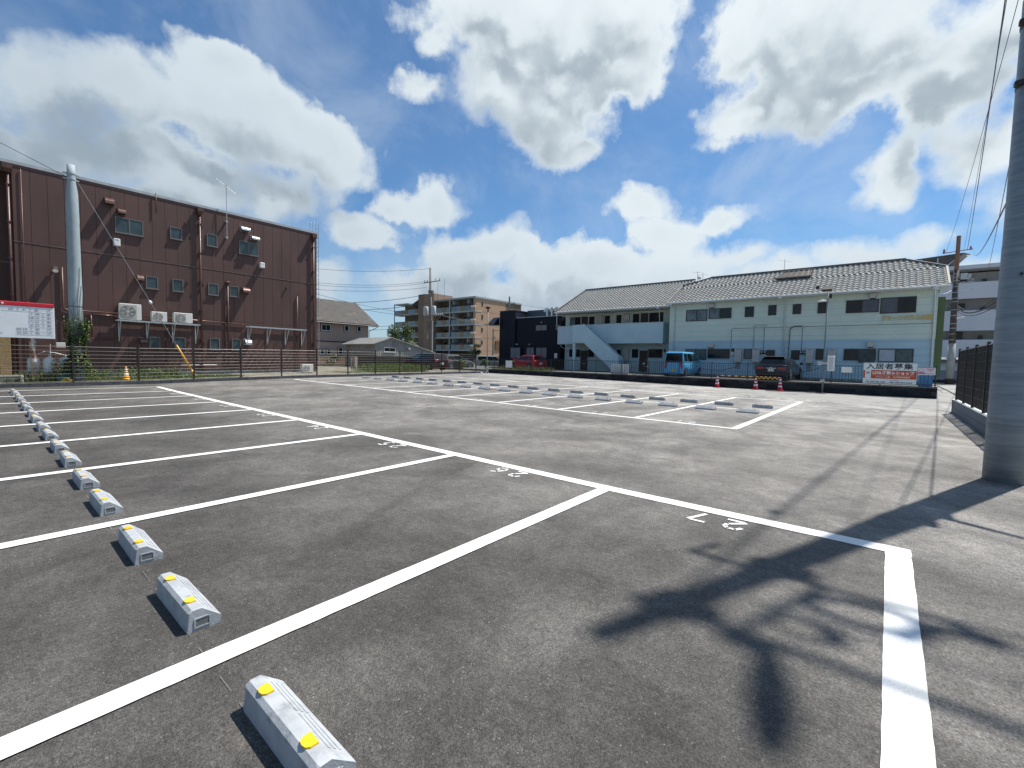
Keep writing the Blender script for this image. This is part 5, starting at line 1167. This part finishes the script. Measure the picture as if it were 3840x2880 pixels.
for a in ((23.33,4.0,24.39,4.7,2),(25.95,4.08,26.48,4.77,1),(27.46,4.11,27.99,4.77,1),(23.19,1.47,23.65,2.11,1),(23.93,1.48,24.41,2.13,1),(25.24,1.51,25.78,2.3,1)):
    x0,z0,x1,z1,n = a; hob((x0-.05,45.955,z0-.05),(x1+.05,45.995,z1+.05),'window_surround',M_BLACK); sash_window(HO, x0,z0,x1,z1,n, 45.95, M_TRIM, M_GLD, d=.04, sill=False, fr=.07)
PF = thing('picket_fence', 'pale brown picket fence on a grey wall beside the beige house', 'fence', (24.5,44.5,0))
fm = MB(); fm.box((0,0,0),(.085,.025,.62)); fme = fm.mesh('picket', mat('brown_picket', (.28,.19,.13), .8, .25, 6))
for k in range(27): link('picket', fme, PF, Vector((22.4+k*.105,44.5,.62))-Vector(PF.location))
q = MB(); q.box((22.3,44.53,.75),(25.3,44.56,.79)); q.box((22.3,44.53,1.12),(25.3,44.56,1.16)); q.build('rail', M_DOOR, PF)
M_GBW = mat('old_grey_block', (.14,.135,.125), .9, .25, 2.0, .5, 40)
OW = thing('old_block_wall', 'low weathered grey block wall under the picket fence', 'wall', (24,44.5,0))
om = MB(); om.cbox((.004,0,.004),(.396,.12,.196),.004); ome = om.mesh('block', M_GBW)
for r in range(3):
    for k in range(15): link('block', ome, OW, Vector((21.2+k*.4-(.2 if r%2 else 0),44.4,r*.2))-Vector(OW.location))
SH = thing('shed', 'grey sheet metal shed with low gabled roof and one wide window', 'shed', (27,40,0))
M_SHW = mat('pale_sheet_metal', (.34,.345,.33), .7, .12, 2, dirt=((.26,.25,.23), 1.4, .5)); M_SHR = mat('grey_corrugated_roof', (.36,.36,.34), .7, .15, 2.5, dirt=((.26,.255,.24), 1.5, .5))
q = MB(); q.prism([(24.6,38,.2),(31.6,38,.2),(31.6,38,2.15),(30.6,38,2.3),(26.37,38,3.26),(24.6,38,2.68)],(0,5.4,0)); q.build('wall', M_SHW, SH)
q = MB(); q.prism([(24.3,37.8,2.62),(26.4,37.8,3.34),(26.4,37.8,3.27),(24.3,37.8,2.55)],(0,5.8,0)); q.prism([(26.4,37.8,3.34),(32.0,37.8,1.98),(32.0,37.8,1.91),(26.4,37.8,3.27)],(0,5.8,0)); q.build('roof', M_SHR, SH)
q = MB()
for k in range(24): x = 24.66+k*.245; zt = min(2.68+(x-24.6)*.33, 3.26-(x-26.37)*.235) if x > 26.37 else 2.66+(x-24.6)*.33; q.box((x,37.975,.3),(x+.03,37.999,zt-.06))
for k in range(20): y = 38.1+k*.26; q.box((24.575,y,.3),(24.599,y+.03,2.5))
for k in range(22): y = 37.85+k*.26; q.prism([(24.3,y,2.625),(26.4,y,3.345),(26.4,y,3.37),(24.3,y,2.65)],(0,.05,0))
q.build('sheet_ribs', M_SHW, SH, kind='stuff')
hob((25.55,37.93,1.84),(27.02,37.97,1.90),'sill',M_TRIM,SH)
sash_window(SH, 25.62,1.9,26.95,2.31, 2, 37.97, M_TRIM, M_GLD, d=.03, sill=False)
hob((28.4,37.7,2.2),(28.6,37.8,2.36),'floodlight',M_WHITE,SH)
DWL = thing('dark_block_wall', 'dark stained block wall in front of the shed', 'wall', (24,35,0))
dmm = MB(); dmm.cbox((.004,0,.004),(.396,.12,.196),.004); dme = dmm.mesh('block', mat('dark_old_block', (.022,.021,.019), .95, .3, 2, .5, 40, spec=.2, dirt=((.05,.048,.043), 1.2, .58)))
for r in range(7):
    for k in range(22): link('block', dme, DWL, Vector((21.0+k*.4-(.2 if r%2 else 0),35.0,.05+r*.2))-Vector(DWL.location))
q = MB(); q.tube([(20.3,34.8,.2),(20.3,34.8,1.3)], .06, 8); q.box((20.5,34.6,.2),(20.75,34.9,1.35)); tag(q.build('old_posts', mat('pale_rusty_posts', (.35,.28,.25), .8, .3, 4)), 'pair of pale rusty posts at the left end of the dark block wall', 'post')
# building sliver and dark roof between shed and flats
q = MB(); q.prism([(31,46,2.2),(37,46,2.2),(36.6,48,3.4),(31,48,3.4)],(0,0,.15)); q.box((31.5,48,0),(37,52,3.2)); tag(q.build('low_house', M_GRY if 0 else mat('dark_tile_roof', (.05,.05,.052), .7, .2, 2)), 'dark roofed low house behind the shed', 'house')

# ================================================================== trees and shrubs
def tree(name, label, x, y, z0, H, R, n, trunk=.12, leafs=.16, mats=(0,1,2), dens=5, cat='tree'):
    r = thing(name, label, cat, (x,y,z0))
    q = MB(); q.tube([(x,y,z0),(x+.05,y,z0+H*.45),(x,y+.05,z0+H*.7)], [trunk,trunk*.7,trunk*.3], 8)
    cl = []
    for k in range(dens*4):
        a = random.uniform(0,6.28); rr = R*math.sqrt(random.random())*.85; zc = z0+H*random.uniform(.42,.93); f = 1-abs((zc-z0)/H-.62)*1.1
        c = Vector((x+rr*f*math.cos(a), y+rr*f*math.sin(a), zc)); cl.append((c, R*random.uniform(.18,.38)))
        if k % 2: q.tube([(x,y,z0+H*.4),c], [trunk*.3,.01], 5)
    q.build('trunk', M_BARK, r)
    q = MB(); L = [M_LEAF,M_LEAF2,M_LEAF3]
    for k in range(n):
        c, s_ = random.choice(cl); d = Vector(np.random.normal(size=3)); d.normalize(); p = c+d*s_*random.uniform(.6,1.15)
        leaf(q, p, leafs, random.choice(mats))
    q.build('crown', L, r, kind='stuff')
    return r
tree('round_tree', 'bushy dark green tree rising behind the shed roof', 32.1, 44, .2, 4.75, 2.0, 9000, .16, .16, (0,0,1,2,2), 9)
tree('small_tree', 'small dark tree before the orange flats beside the corner lamp post', 35.6, 35.2, .3, 2.75, .75, 2200, .06, .13, (0,2,2), 4)
tree('shrub', 'shrub with white flowers against the picket fence', 23.4, 43.7, .2, 1.15, .8, 1800, .03, .10, (0,1,1,2), 4, cat='shrub')
q = MB()
for k in range(110): leaf(q, (23.4+random.gauss(0,.5), 43.3+random.gauss(0,.2), .9+random.gauss(0,.28)), .12)
tag(q.build('white_flowers', M_WHITE), 'white flowers scattered over the shrub by the picket fence', 'flowers', kind='stuff')
tree('shrub', 'low green shrub behind the dark railing by the minivan', 30.6, 29.0, .4, .9, .6, 1100, .03, .10, (0,1,2), 3, cat='shrub')
tree('shrub', 'tall weeds like a shrub between the two cars behind the mesh fence', 27.6, 28.8, .3, 1.0, .45, 900, .02, .10, (0,1), 3, cat='shrub')

# ================================================================== utility poles behind
M_CP = mat('old_concrete_pole', (.20,.185,.17), .85, .15, 1.5)
M_TRF = mat('transformer_grey', (.46,.48,.49), .45, .08, 3)
UP = thing('utility_pole', 'tall utility pole with transformers before the orange flats', 'utility pole', (40,48.2,0))
q = MB(); q.tube([(40,48.2,0),(40,48.35,7),(40,48.5,13.6)], [.27,.22,.13], 12); q.build('shaft', M_CP, UP, smooth=True)
q = MB(); q.tube([(40.0,47.95,0),(40,47.98,6.4)], .09, 8); q.build('steel_conduit', M_TRF, UP)
q = MB(); q.box((39.9,46.4,11.62),(40,49.7,11.72)); q.box((39.9,45.7,7.0),(40,49.3,7.12)); q.tube([(40,48.2,5.9),(40,46.2,7.0)], .04, 6); q.tube([(40,48.3,10.2),(40.0,48.3,10.5)], .4, 8); q.build('cross_arms', M_CP, UP)
for y in (46.5,47.3,49.0,49.6): q = MB(); q.tube([(39.95,y,11.72),(39.95,y,12.0)], [.05,.07], 8); q.build('insulator', M_TRF, UP)
for y in (45.9,46.3,46.7,47.1): q = MB(); q.tube([(39.95,y,7.12),(39.95,y,7.35)], [.06,.09], 8); q.build('insulator', M_WHITE, UP)
for y in (49.1,47.5):
    q = MB(); q.tube([(39.8,y,7.15),(39.8,y,7.25),(39.8,y,8.25),(39.8,y,8.35)], [.3,.34,.34,.28], 14); q.build('transformer', M_TRF, UP, smooth=True)
q = MB(); q.prism([(39.7,48.9,6.6),(39.7,48.1,6.6),(39.7,48.6,5.2),(39.7,48.8,5.0)],(.1,0,0)); q.box((39.7,48.7,4.0),(39.9,49.2,4.5)); q.build('cable_wrap', M_BRW, UP)
q = MB(); q.tube([(40,45.6,11.8),(40,45.6,8.6)], .02, 4); q.tube([(40,46.9,11.5),(40,46.9,8.6)], .02, 4); q.build('drop_wire', M_CABLE, UP)
def far_wire(p, e, sag, r=.022, label='', group='wires from the pole with transformers'): return wire(p, e, sag, r, label, M_CABLE, group)
for k, (a, b, s_, l) in enumerate((((40,48.5,13.5),(28,62,13.3),.5,'topmost wire left of the pole with transformers'),((39.95,49.0,11.8),(28,62,11.5),.6,'upper wire leaving the left half of the cross arm'),((39.95,49.6,11.6),(28,62,11.2),.6,'second wire leaving the left half of the cross arm'),((39.95,49.2,11.0),(28,62,10.5),.5,'third wire below the cross arm'),((40,48.5,10.1),(26,60,8.6),.8,'thick middle wire sagging over the beige house'),((40,48.6,8.9),(26,60,7.8),.8,'lower thick wire sagging over the beige house'),((40,48.3,7.0),(22,58,10.6),.6,'steep wire rising left across the house roof'),((40,48.3,6.8),(22,58,9.6),.6,'second steep wire rising left across the house roof'),((40,48.3,6.2),(24,50,4.6),.3,'low wire passing in front of the beige house windows'),((40,48.2,5.8),(24,50,4.2),.3,'lowest wire passing before the beige house'),((40,46.2,7.1),(60,37,6.5),.7,'wire from the transformers towards the navy building'),((40,45.9,7.0),(60,38,6.0),.7,'lower wire from the transformers towards the navy building'))):
    far_wire(a, b, s_, .02 if k not in (4,5) else .032, l)
FP = thing('utility_pole', 'distant utility pole between the orange flats and navy building', 'utility pole', (60,51.3,0))
q = MB(); q.tube([(60,51.3,0),(60,51.3,12.3)], [.22,.13], 10); q.box((59.9,50.0,10.95),(60,52.2,11.07)); q.box((59.9,50.5,10.4),(60,52.0,10.5)); q.build('shaft', M_CP, FP)
q = MB()
for y in (50.1,50.7,51.9): q.tube([(60,y,11.07),(60,y,11.3)], .07, 6)
q.build('insulators', M_TRF, FP)
far_wire((60,50.1,11.0),(75,38,10.5), .5, .02, 'wire leaving the distant pole to the right')
NP = thing('utility_pole', 'thin dark pole before the right side of the orange flats', 'utility pole', (60,55.0,0))
q = MB(); q.tube([(60,55.0,0),(60,55.0,6.85)], [.16,.12], 8); q.box((59.95,53.4,6.4),(60,55,6.5)); q.tube([(60,54.6,5),(60,54.6,5.4)], .1, 8); q.build('shaft', M_CP, NP)

# right utility pole and white flats
RP = thing('utility_pole', 'banded dark utility pole at the right before the white flats', 'utility pole', (55,-4.15,0))
M_RPD = mat('dark_brown_pole', (.075,.06,.055), .7, .25, 2); M_ORN = mat('rusty_pole_top', (.26,.13,.08), .7, .1, 3)
q = MB(); q.tube([(55,-4.15,3.6),(55,-4.08,10)], [.23,.18], 12); q.build('shaft', M_RPD, RP, smooth=True); q = MB(); q.tube([(55,-4.15,.0),(55,-4.15,.5)], .31, 12); q.build('foot_sleeve', M_BLACK, RP); q = MB(); q.tube([(55,-4.15,.5),(55,-4.15,3.6)], [.29,.25], 12); q.build('lower_shaft', mat('light_concrete', (.32,.33,.32), .8, .1, 2), RP, smooth=True)
q = MB(); q.tube([(55,-4.08,10),(55,-4.07,12.9)], [.15,.14], 10); q.build('top_shaft', M_ORN, RP)
for z in (3.9,4.4,4.9,5.3,6.0,6.5,7.2,7.5,8.0,8.5,9.0,9.3,9.6): q = MB(); q.tube([(55,-4.12,z),(55,-4.12,z+.05)], .235 if z < 7 else .215, 12); q.build('band', M_GALV, RP)
q = MB(); q.tube([(54.9,-3.1,11.5),(54.9,-5.0,11.65)], .04, 6); q.tube([(54.9,-3.2,11.5),(54.9,-3.2,11.85)], [.09,.06], 8); q.tube([(54.9,-4.85,11.6),(54.9,-4.85,11.9)], [.08,.05], 8); q.build('cross_arm', mat('pinkish_arm', (.30,.15,.17), .6, .1, 4), RP)
q = MB(); q.cbox((54.6,-4.75,9.1),(54.9,-4.35,9.6), .03); q.tube([(54.8,-4.9,9.2),(54.8,-4.9,9.55)], .10, 8); q.tube([(54.8,-5.15,9.05),(54.8,-4.3,9.25)], .05, 6); q.tube([(54.8,-5.2,8.9),(54.8,-4.3,8.85)], .03, 6); q.build('switch_gear', M_TRF, RP)
q = MB(); q.tube([(54.8,-4.3,5.75),(54.7,-4.75,5.85)], [.05,.08], 8); q.build('street_lamp', M_WHITE, RP)
for y0, y1 in ((-3.4,-3.9),(-4.45,-4.95)): q = MB(); q.tube([(54.8,y0,2.25),(54.8,y1,2.25)], .09, 8); q.build('fluorescent_lamp', M_WHITE, RP)
for k, (a, b, r_, sg) in enumerate((((55,-4.3,6.9),(18,-3.1,4.6),.03,.9),((55,-4.3,6.7),(18,-3.1,4.45),.04,.9),((55,-4.3,6.5),(18,-3.1,4.3),.02,.9))): wire(a, b, sg, r_, ('top','middle and thickest','lowest')[k]+' of the heavy dark cables sagging right from the banded pole', M_CABLE, 'heavy cables on the banded pole')
wire((55,-4.3,8.9),(40,-3.8,7.2), .2, .025, 'short dark cable dropping right from the switch gear', M_CABLE, 'heavy cables on the banded pole'); wire((55,-4.2,8.2),(45,-4.2,7.0), .1, .03, 'pale loop of cable below the switch gear', M_GALV, 'heavy cables on the banded pole')
wire((55,-3.9,8.3),(36.6,-1.9,5.9), .2, .025, 'service wire from the banded pole to the green house corner', M_GALV, 'heavy cables on the banded pole')
M_WAP = mat('pale_grey_flats_wall', (.60,.61,.66), .75, .05, .4)
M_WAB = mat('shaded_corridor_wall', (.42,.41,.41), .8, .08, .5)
WA = thing('white_apartment_block', 'pale grey block of flats with open corridors behind the right utility pole', 'building', (60,-5,0))
def wab(a, b, name, m): q = MB(); q.box(a, b); return q.build(name, m, WA)
wab((61.6,-16,0),(72,3,10.6),'corridor_wall',M_WAB); wab((59.8,-16,10.75),(73,3.2,11.1),'roof_slab',M_WAP)
for z0, z1 in ((8.0,9.5),(5.0,6.9),(2.45,4.15)): wab((60,-16,z0),(60.15,2.9,z1),'corridor_parapet',M_WAP); wab((60.16,-16,z0+.1),(61.59,2.9,z0+.3),'floor_slab',M_WAB)
wab((60,-16,.35),(60.15,2.9,2.05),'corridor_parapet',M_WAP); wab((60.0,-16,1.0),(59.99,2.9,1.25),'violet_band',mat('violet_grey_band', (.26,.26,.33), .7, .1, 1)) if 0 else None
wab((59.93,-16,.3),(59.999,2.9,1.22),'violet_band',mat('violet_grey_band', (.25,.25,.32), .7, .1, 1)); wab((60.0,-16,.0),(60.1,3,.349),'dark_base',M_BLACK)
wab((59.5,-16,1.95),(59.99,-3.6,2.02),'lamp_strip',M_DEEP)
for z0 in (9.62,7.05,4.3,2.1):
    for y0, y1 in ((-5.4,-4.3),(-6.75,-6.3),(-3.3,-2.2)):
        q = MB(); q.box((61.5,y0,z0-.25),(61.59,y1,z0+.75 if y1-y0 > .6 else z0+.4)); f_ = q.build('window', M_WAP if 0 else M_SLAB, WA); q = MB(); q.box((61.46,y0+.07,z0-.18),(61.499,y1-.07,z0+.68 if y1-y0 > .6 else z0+.33)); link('pane', q.mesh('pane', M_GLD), f_)
RT = thing('rooftop_frame', 'slanted dark frame with panels on top of the pale grey flats', 'rooftop frame', (62,-3,11.1))
q = MB(); q.prism([(61,-4.9,12.45),(61,5.5,11.75),(61,5.5,11.0),(61,-3.6,11.2)],(.3,0,0)); q.build('front_panel', mat('dark_roof_panel', (.07,.065,.06), .7, .3, 1), RT)
q = MB(); q.prism([(61,-4.95,12.46),(61,5.5,11.76),(63,5.5,12.0),(63,-5.6,12.6)],(0,0,.06)); q.prism([(61.3,-4.9,12.4),(61.3,-3.7,11.15),(62.5,-4.3,11.15),(63,-5.4,12.5)],(0,.08,0)); q.build('side_panel', M_HRF, RT)
for y in (-3.2,-2.0,-.6,1,2.6): q = MB(); q.box((60.9,y,11.1),(60.99,y+.1,12.2)); q.build('strut', M_GALV, RT)
q = MB(); q.box((60.6,-2.6,11.12),(60.8,-1.9,11.8)); q.build('cabinet', M_WHITE, RT)

# ================================================================== vehicles
M_TYRE = mat('tyre_rubber', (.02,.02,.021), .8, .15, 20); M_RIM = mat('alloy_rim', (.45,.46,.47), .3, .08, 10, metal=.8); M_CGL = mat('car_glass', (.01,.014,.016), .06, .3, 2, spec=.4); M_CGG = mat('green_car_glass', (.05,.11,.085), .05, .2, 2, spec=1.0)
M_RLAMP = mat('red_tail_lamp', (.42,.008,.012), .2, .1, 8, coat=.8); M_HLAMP = mat('clear_lamp', (.75,.77,.78), .1, .05, 8, coat=.8); M_CHR = mat('chrome', (.7,.7,.7), .12, .03, 8, metal=1.0); M_ARCH = mat('wheel_arch_black', (.008,.008,.008), .8, .1, 8)
def car(name, label, loc, hdg, col, body, cab, glassm=M_CGL, wheels=(.75,3.2), wr=.30, half=.74, plate=None, pcol=None, tail='v', side=None, rear_dark=False, roofc=None, shine=.3):
    r = thing(name, label, 'car', loc, hdg, world=False)
    MBd = mat('paint_'+name+str(round(col[0],3)), col, shine, .04, 3, coat=.45, spec=.35)
    # body loft
    q = MB(); vs = []; fs = []; n = 12
    for (x, w, zb, zt) in body:
        zm = zb+(zt-zb)*.5
        ring = [(x,-w*.90,zb),(x,-w*.985,zb+.10),(x,-w,zm),(x,-w*.985,zt-.10),(x,-w*.93,zt-.02),(x,-w*.55,zt+.012),(x,w*.55,zt+.012),(x,w*.93,zt-.02),(x,w*.985,zt-.10),(x,w,zm),(x,w*.985,zb+.10),(x,w*.90,zb)]
        vs += ring
    for k in range(len(body)-1):
        for i in range(n): j = (i+1) % n; fs.append((k*n+i,k*n+j,(k+1)*n+j,(k+1)*n+i))
    fs.append(tuple(range(n-1,-1,-1))); fs.append(tuple((len(body)-1)*n+i for i in range(n)))
    q.add(vs, fs); o = q.build('body', MBd, r, smooth=True)
    md = o.modifiers.new('bevel', 'BEVEL'); md.width = .035; md.segments = 2; md.limit_method = 'ANGLE'; md.angle_limit = math.radians(50)
    # cabin: (x_rear_base, x_front_base, z_base, w_base, x_rear_top, x_front_top, z_top, w_top)
    xb0,xb1,zb,wb,xt0,xt1,zt,wt = cab
    q = MB(); Bq = [(xb0,-wb,zb),(xb1,-wb,zb),(xb1,wb,zb),(xb0,wb,zb)]; e = .10
    T1 = [(xt0,-wt,zt-.06),(xt1,-wt,zt-.06),(xt1,wt,zt-.06),(xt0,wt,zt-.06)]; T2 = [(xt0+e,-wt+.10,zt),(xt1-e*1.6,-wt+.10,zt),(xt1-e*1.6,wt-.10,zt),(xt0+e,wt-.10,zt)]
    q.add(Bq+T1+T2, [(0,1,5,4),(1,2,6,5),(2,3,7,6),(3,0,4,7),(4,5,9,8),(5,6,10,9),(6,7,11,10),(7,4,8,11),(8,9,10,11)]); o2 = q.build('cabin', roofc or MBd, r, smooth=False)
    md = o2.modifiers.new('bevel', 'BEVEL'); md.width = .03; md.segments = 2; md.limit_method = 'ANGLE'; md.angle_limit = math.radians(15)
    def patch(p00,p10,p11,p01,u0,u1,v0,v1,m,nm,off=.008, par=r):
        P = [Vector(p) for p in (p00,p10,p11,p01)]; nrm = (P[1]-P[0]).cross(P[3]-P[0]).normalized()
        f = lambda u,v: (P[0]*(1-u)+P[1]*u)*(1-v)+(P[3]*(1-u)+P[2]*u)*v + nrm*off
        g = MB(); uu = [(u0+.02,v0),(u1-.02,v0),(u1,v0+.06),(u1,v1-.08),(u1-.03,v1),(u0+.03,v1),(u0,v1-.08),(u0,v0+.06)]
        g.prism([f(u,v)-nrm*.006 for u,v in uu], nrm*.008); return g.build(nm, m, par)
    for sgn in (-1, 1):
        A_,B_,C_,D_ = ((Bq[0],Bq[1],T1[1],T1[0]) if sgn < 0 else (Bq[2],Bq[3],T1[3],T1[2]))
        cuts = side or ((.06,.40),(.43,.72),(.74,.95))
        for k, (u0,u1) in enumerate(cuts):
            if sgn > 0: u0,u1 = 1-u1,1-u0
            patch(A_,B_,C_,D_,u0,u1,.10,.90, glassm if k == len(cuts)-1 else M_CGL, 'side_window')
    patch(Bq[3],Bq[0],T1[0],T1[3],.06,.94,.08,.90,M_CGL,'rear_window',.012); patch(Bq[1],Bq[2],T1[2],T1[1],.05,.95,.05,.93,M_CGL,'windscreen',.012)
    for x in wheels:
        for sgn in (-1, 1):
            g = MB(); y = sgn*(half-.012); g.tube([(x,y-sgn*.20,wr+.02),(x,y+sgn*.016,wr+.02)], wr*1.20, 20); g.build('wheel_arch', M_ARCH, r)
            g = MB(); g.tube([(x,sgn*(half-.2),wr),(x,sgn*(half+.0),wr),(x,sgn*(half+.022),wr)], [wr,wr,wr*.93], 20); w_ = g.build('wheel', M_TYRE, r)
            g = MB(); g.tube([(x,sgn*(half+.0),wr),(x,sgn*(half+.028),wr)], wr*.62, 16); link('rim', g.mesh('rim', M_RIM), w_)
            g = MB()
            for k in range(5): a = k*1.2566; g.prism([(x+math.cos(a-.16)*wr*.55,sgn*(half+.0285),wr+math.sin(a-.16)*wr*.55),(x+math.cos(a+.16)*wr*.55,sgn*(half+.0285),wr+math.sin(a+.16)*wr*.55),(x,sgn*(half+.0285),wr)],(0,sgn*.003,0))
            link('spokes', g.mesh('spokes', M_ARCH), w_)
    x0, w0, zb0, zt0 = body[0]; x1, w1, zb1, zt1 = body[-1]
    for sgn in (-1, 1):
        if tail == 'v': q = MB(); q.prism([(x0-.012,sgn*(w0-.01),zt0-.42),(x0-.012,sgn*(w0-.13),zt0-.46),(x0-.012,sgn*(w0-.20),zt0-.02),(x0-.012,sgn*(w0-.04),zt0+.0)], (.16,0,0)); q.box((x0+.02,sgn*w0*.97,zt0-.40),(x0+.14,sgn*(w0+.012),zt0-.06))
        elif tail == 'h': q = MB(); q.prism([(x0-.014,sgn*(w0-.01),zt0-.26),(x0-.014,sgn*(w0-.42),zt0-.20),(x0-.014,sgn*(w0-.45),zt0-.10),(x0-.014,sgn*(w0-.0),zt0-.06)], (.12,0,0)); q.box((x0+.01,sgn*w0*.97,zt0-.24),(x0+.26,sgn*(w0+.016),zt0-.08))
        else: q = MB(); q.box((x0-.012,sgn*(w0-.16),zt0-.1),(x0+.12,sgn*(w0+.005),zt0+.02)); q.prism([(cab[0]-.01,sgn*(cab[3]-.0),zb),(cab[0]-.01,sgn*(cab[3]-.09),zb),(cab[4]-.01,sgn*(cab[7]-.08),zt-.15),(cab[4]-.01,sgn*(cab[7]+.01),zt-.15)],(.06,0,0))
        q.build('tail_lamp', M_RLAMP, r)
        q = MB(); q.prism([(x1+.012,sgn*(w1-.02),zt1-.28),(x1+.012,sgn*(w1-.30),zt1-.24),(x1+.012,sgn*(w1-.26),zt1-.08),(x1+.012,sgn*(w1-.02),zt1-.04)], (-.2,0,0)); q.box((x1-.30,sgn*w1*.98,zt1-.26),(x1-.02,sgn*(w1+.012),zt1-.08)); q.build('headlight', M_HLAMP, r)
        q = MB(); mx = xb1-.25; q.cbox((mx-.10,sgn*(half+.02),zb+.02),(mx+.08,sgn*(half+.20),zb+.20), .03); q.build('mirror', MBd, r)
    q = MB(); q.box((x0-.03,-w0*.86,zb0+.02),(x0+.1,w0*.86,zb0+.16)); q.build('rear_bumper', MBd if not rear_dark else M_BLACK, r)
    q = MB(); q.box((x0-.036,-.17,zt0-.62 if tail == 'v' else zb0+.24),(x0-.026 if tail != 'v' else x0-.008,.17,(zt0-.62 if tail == 'v' else zb0+.24)+.165)); q.build('number_plate', pcol or M_WHITE, r)
    q = MB(); q.box((x0-.02,-.28,zt0-.17),(x0-.004,.28,zt0-.14)); q.build('trim_strip', M_CHR if not rear_dark else M_BLACK, r)
    q = MB()
    for xx in (xb0+.42*(xb1-xb0), xb0+.73*(xb1-xb0)):
        for sgn in (-1,1): q.box((xx,sgn*(half-.004),zb-.18),(xx+.16,sgn*(half+.012),zb-.155))
    q.build('door_handle', M_CHR if name != 'red_hatchback' else MBd, r)
    q = MB()
    for xx in (xb0+.41*(xb1-xb0), xb0+.73*(xb1-xb0)):
        for sgn in (-1,1): q.box((xx-.006,sgn*(half-.01),body[0][2]+.15),(xx+.006,sgn*(half+.0015),zb-.02))
    q.build('door_gap', M_ARCH, r)
    return r
# light blue kei van
M_YPL = mat('yellow_plate', (.62,.45,.02), .5, .05, 6)
kv = car('blue_kei_van', 'light blue boxy minivan with yellow number plate behind the railing', (31.35,11.55,.47), math.radians(-3), (.10,.42,.72),
    [(.0,.66,.22,.98),(.05,.71,.17,1.02),(.4,.735,.16,1.04),(2.5,.735,.16,1.03),(2.95,.73,.17,.98),(3.25,.69,.19,.88),(3.38,.62,.22,.76)],
    (.02,2.98,1.0,.70,.08,2.25,1.72,.62), M_CGG, (.42,2.85), .265, .735, tail='v', pcol=M_YPL, side=((.04,.26),(.29,.60),(.63,.95)))
q = MB(); q.box((-.02,-.60,1.0),(-.004,.60,1.10)); q.build('rear_trim', M_BLACK, kv)
sv = car('dark_suv', 'dark blue sport utility car seen from behind at the railing', (31.15,5.50,.47), math.radians(-4), (.012,.016,.032),
    [(.0,.80,.30,.90),(.06,.87,.22,.95),(.5,.90,.20,.98),(2.6,.90,.20,.96),(3.5,.89,.20,.90),(4.1,.82,.24,.78),(4.25,.70,.28,.68)],
    (.12,3.2,.93,.82,.50,2.35,1.44,.62), M_CGL, (.8,3.4), .33, .90, tail='h', shine=.2, side=((.04,.30),(.33,.62),(.65,.93)))
q = MB(); q.tube([(-.03,0,.76),(-.012,0,.76)], .058, 18); q.build('round_badge', M_CHR, sv); q = MB(); q.prism([(.36,-.60,1.43),(.36,.60,1.43),(.62,.58,1.45),(.62,-.58,1.45)],(0,0,.03)); q.tube([(1.0,0,1.44),(1.02,0,1.52)],.012,5); q.build('roof_spoiler', M_BLACK, sv)
o = text_mesh('M', .07, M_NAVY, 'badge_mark', sv, frame_mw((-.032,.0,.76),(0,-1,0),(0,0,1)), 'CENTER')
mv = car('maroon_minivan', 'dark maroon minivan seen from behind through the mesh fence', (26.52,30.4,.30), math.radians(90), (.022,.004,.007),
    [(.0,.74,.28,.90),(.05,.82,.20,.96),(.5,.85,.18,.98),(3.0,.85,.18,.95),(3.9,.84,.19,.86),(4.5,.78,.22,.72),(4.65,.64,.26,.62)],
    (.06,3.8,.94,.80,.38,2.6,1.50,.64), M_CGG, (.8,3.75), .31, .85, tail='c', shine=.2, side=((.04,.32),(.35,.64),(.66,.94)))
sc_ = car('silver_hatchback', 'silver and black car side on, right of the maroon minivan', (29.0,33.6,.32), math.radians(0), (.09,.10,.11),
    [(.0,.72,.28,.86),(.05,.80,.20,.92),(.5,.84,.18,.94),(2.6,.84,.18,.92),(3.5,.83,.19,.84),(4.0,.76,.22,.70),(4.15,.62,.26,.60)],
    (.10,3.0,.90,.78,.55,2.1,1.42,.62), M_CGL, (.75,3.35), .30, .84, tail='v', shine=.25)
q = MB(); q.box((26.9,29.3,.4),(28.0,29.36,1.15)); tag(q.build('dark_board', M_BLACK), 'dark board standing between the minivan and the silver car', 'board')
rc = car('red_hatchback', 'red hatchback parked in front of the navy building', (34.4,25.35,.42), math.radians(76), (.42,.008,.02),
    [(.0,.72,.30,.86),(.06,.82,.22,.92),(.5,.86,.20,.95),(2.6,.87,.20,.93),(3.5,.85,.20,.86),(4.05,.78,.24,.74),(4.2,.64,.28,.62)],
    (.10,3.2,.90,.80,.42,2.2,1.42,.60), M_CGL, (.75,3.4), .32, .865, tail='h', shine=.2, side=((.08,.28),(.31,.62),(.65,.93)))
q = MB()
for s_ in (-1,1): q.tube([(.6,s_*.52,1.44),(.7,s_*.52,1.49),(1.9,s_*.52,1.49),(2.0,s_*.52,1.44)], .016, 6)
q.build('roof_rails', M_BLACK, rc)
q = MB(); q.box((44,40,.3),(52,40.3,1.5)); tag(q.build('low_wall', M_SHUT), 'low grey wall far behind the corner lamp post', 'wall')
wc = car('grey_van', 'grey van in the distance before the orange flats', (42,41.5,.2), math.radians(-35), (.22,.24,.25),
    [(.0,.74,.28,.95),(.05,.82,.20,1.0),(3.2,.85,.18,.98),(4.0,.78,.22,.80)], (.06,3.2,.96,.80,.2,2.6,1.6,.66), M_CGL, (.8,3.2), .31, .85, tail='v')
q = MB(); q.box((WX+.02,24.05,.72),(WX+.03,24.75,1.30)); 
q.build('sheet', M_WHITE, tag(thing('white_notice', 'small white notice tied to the dark railing beside the red car', 'notice', (WX,24.4,1)) ))
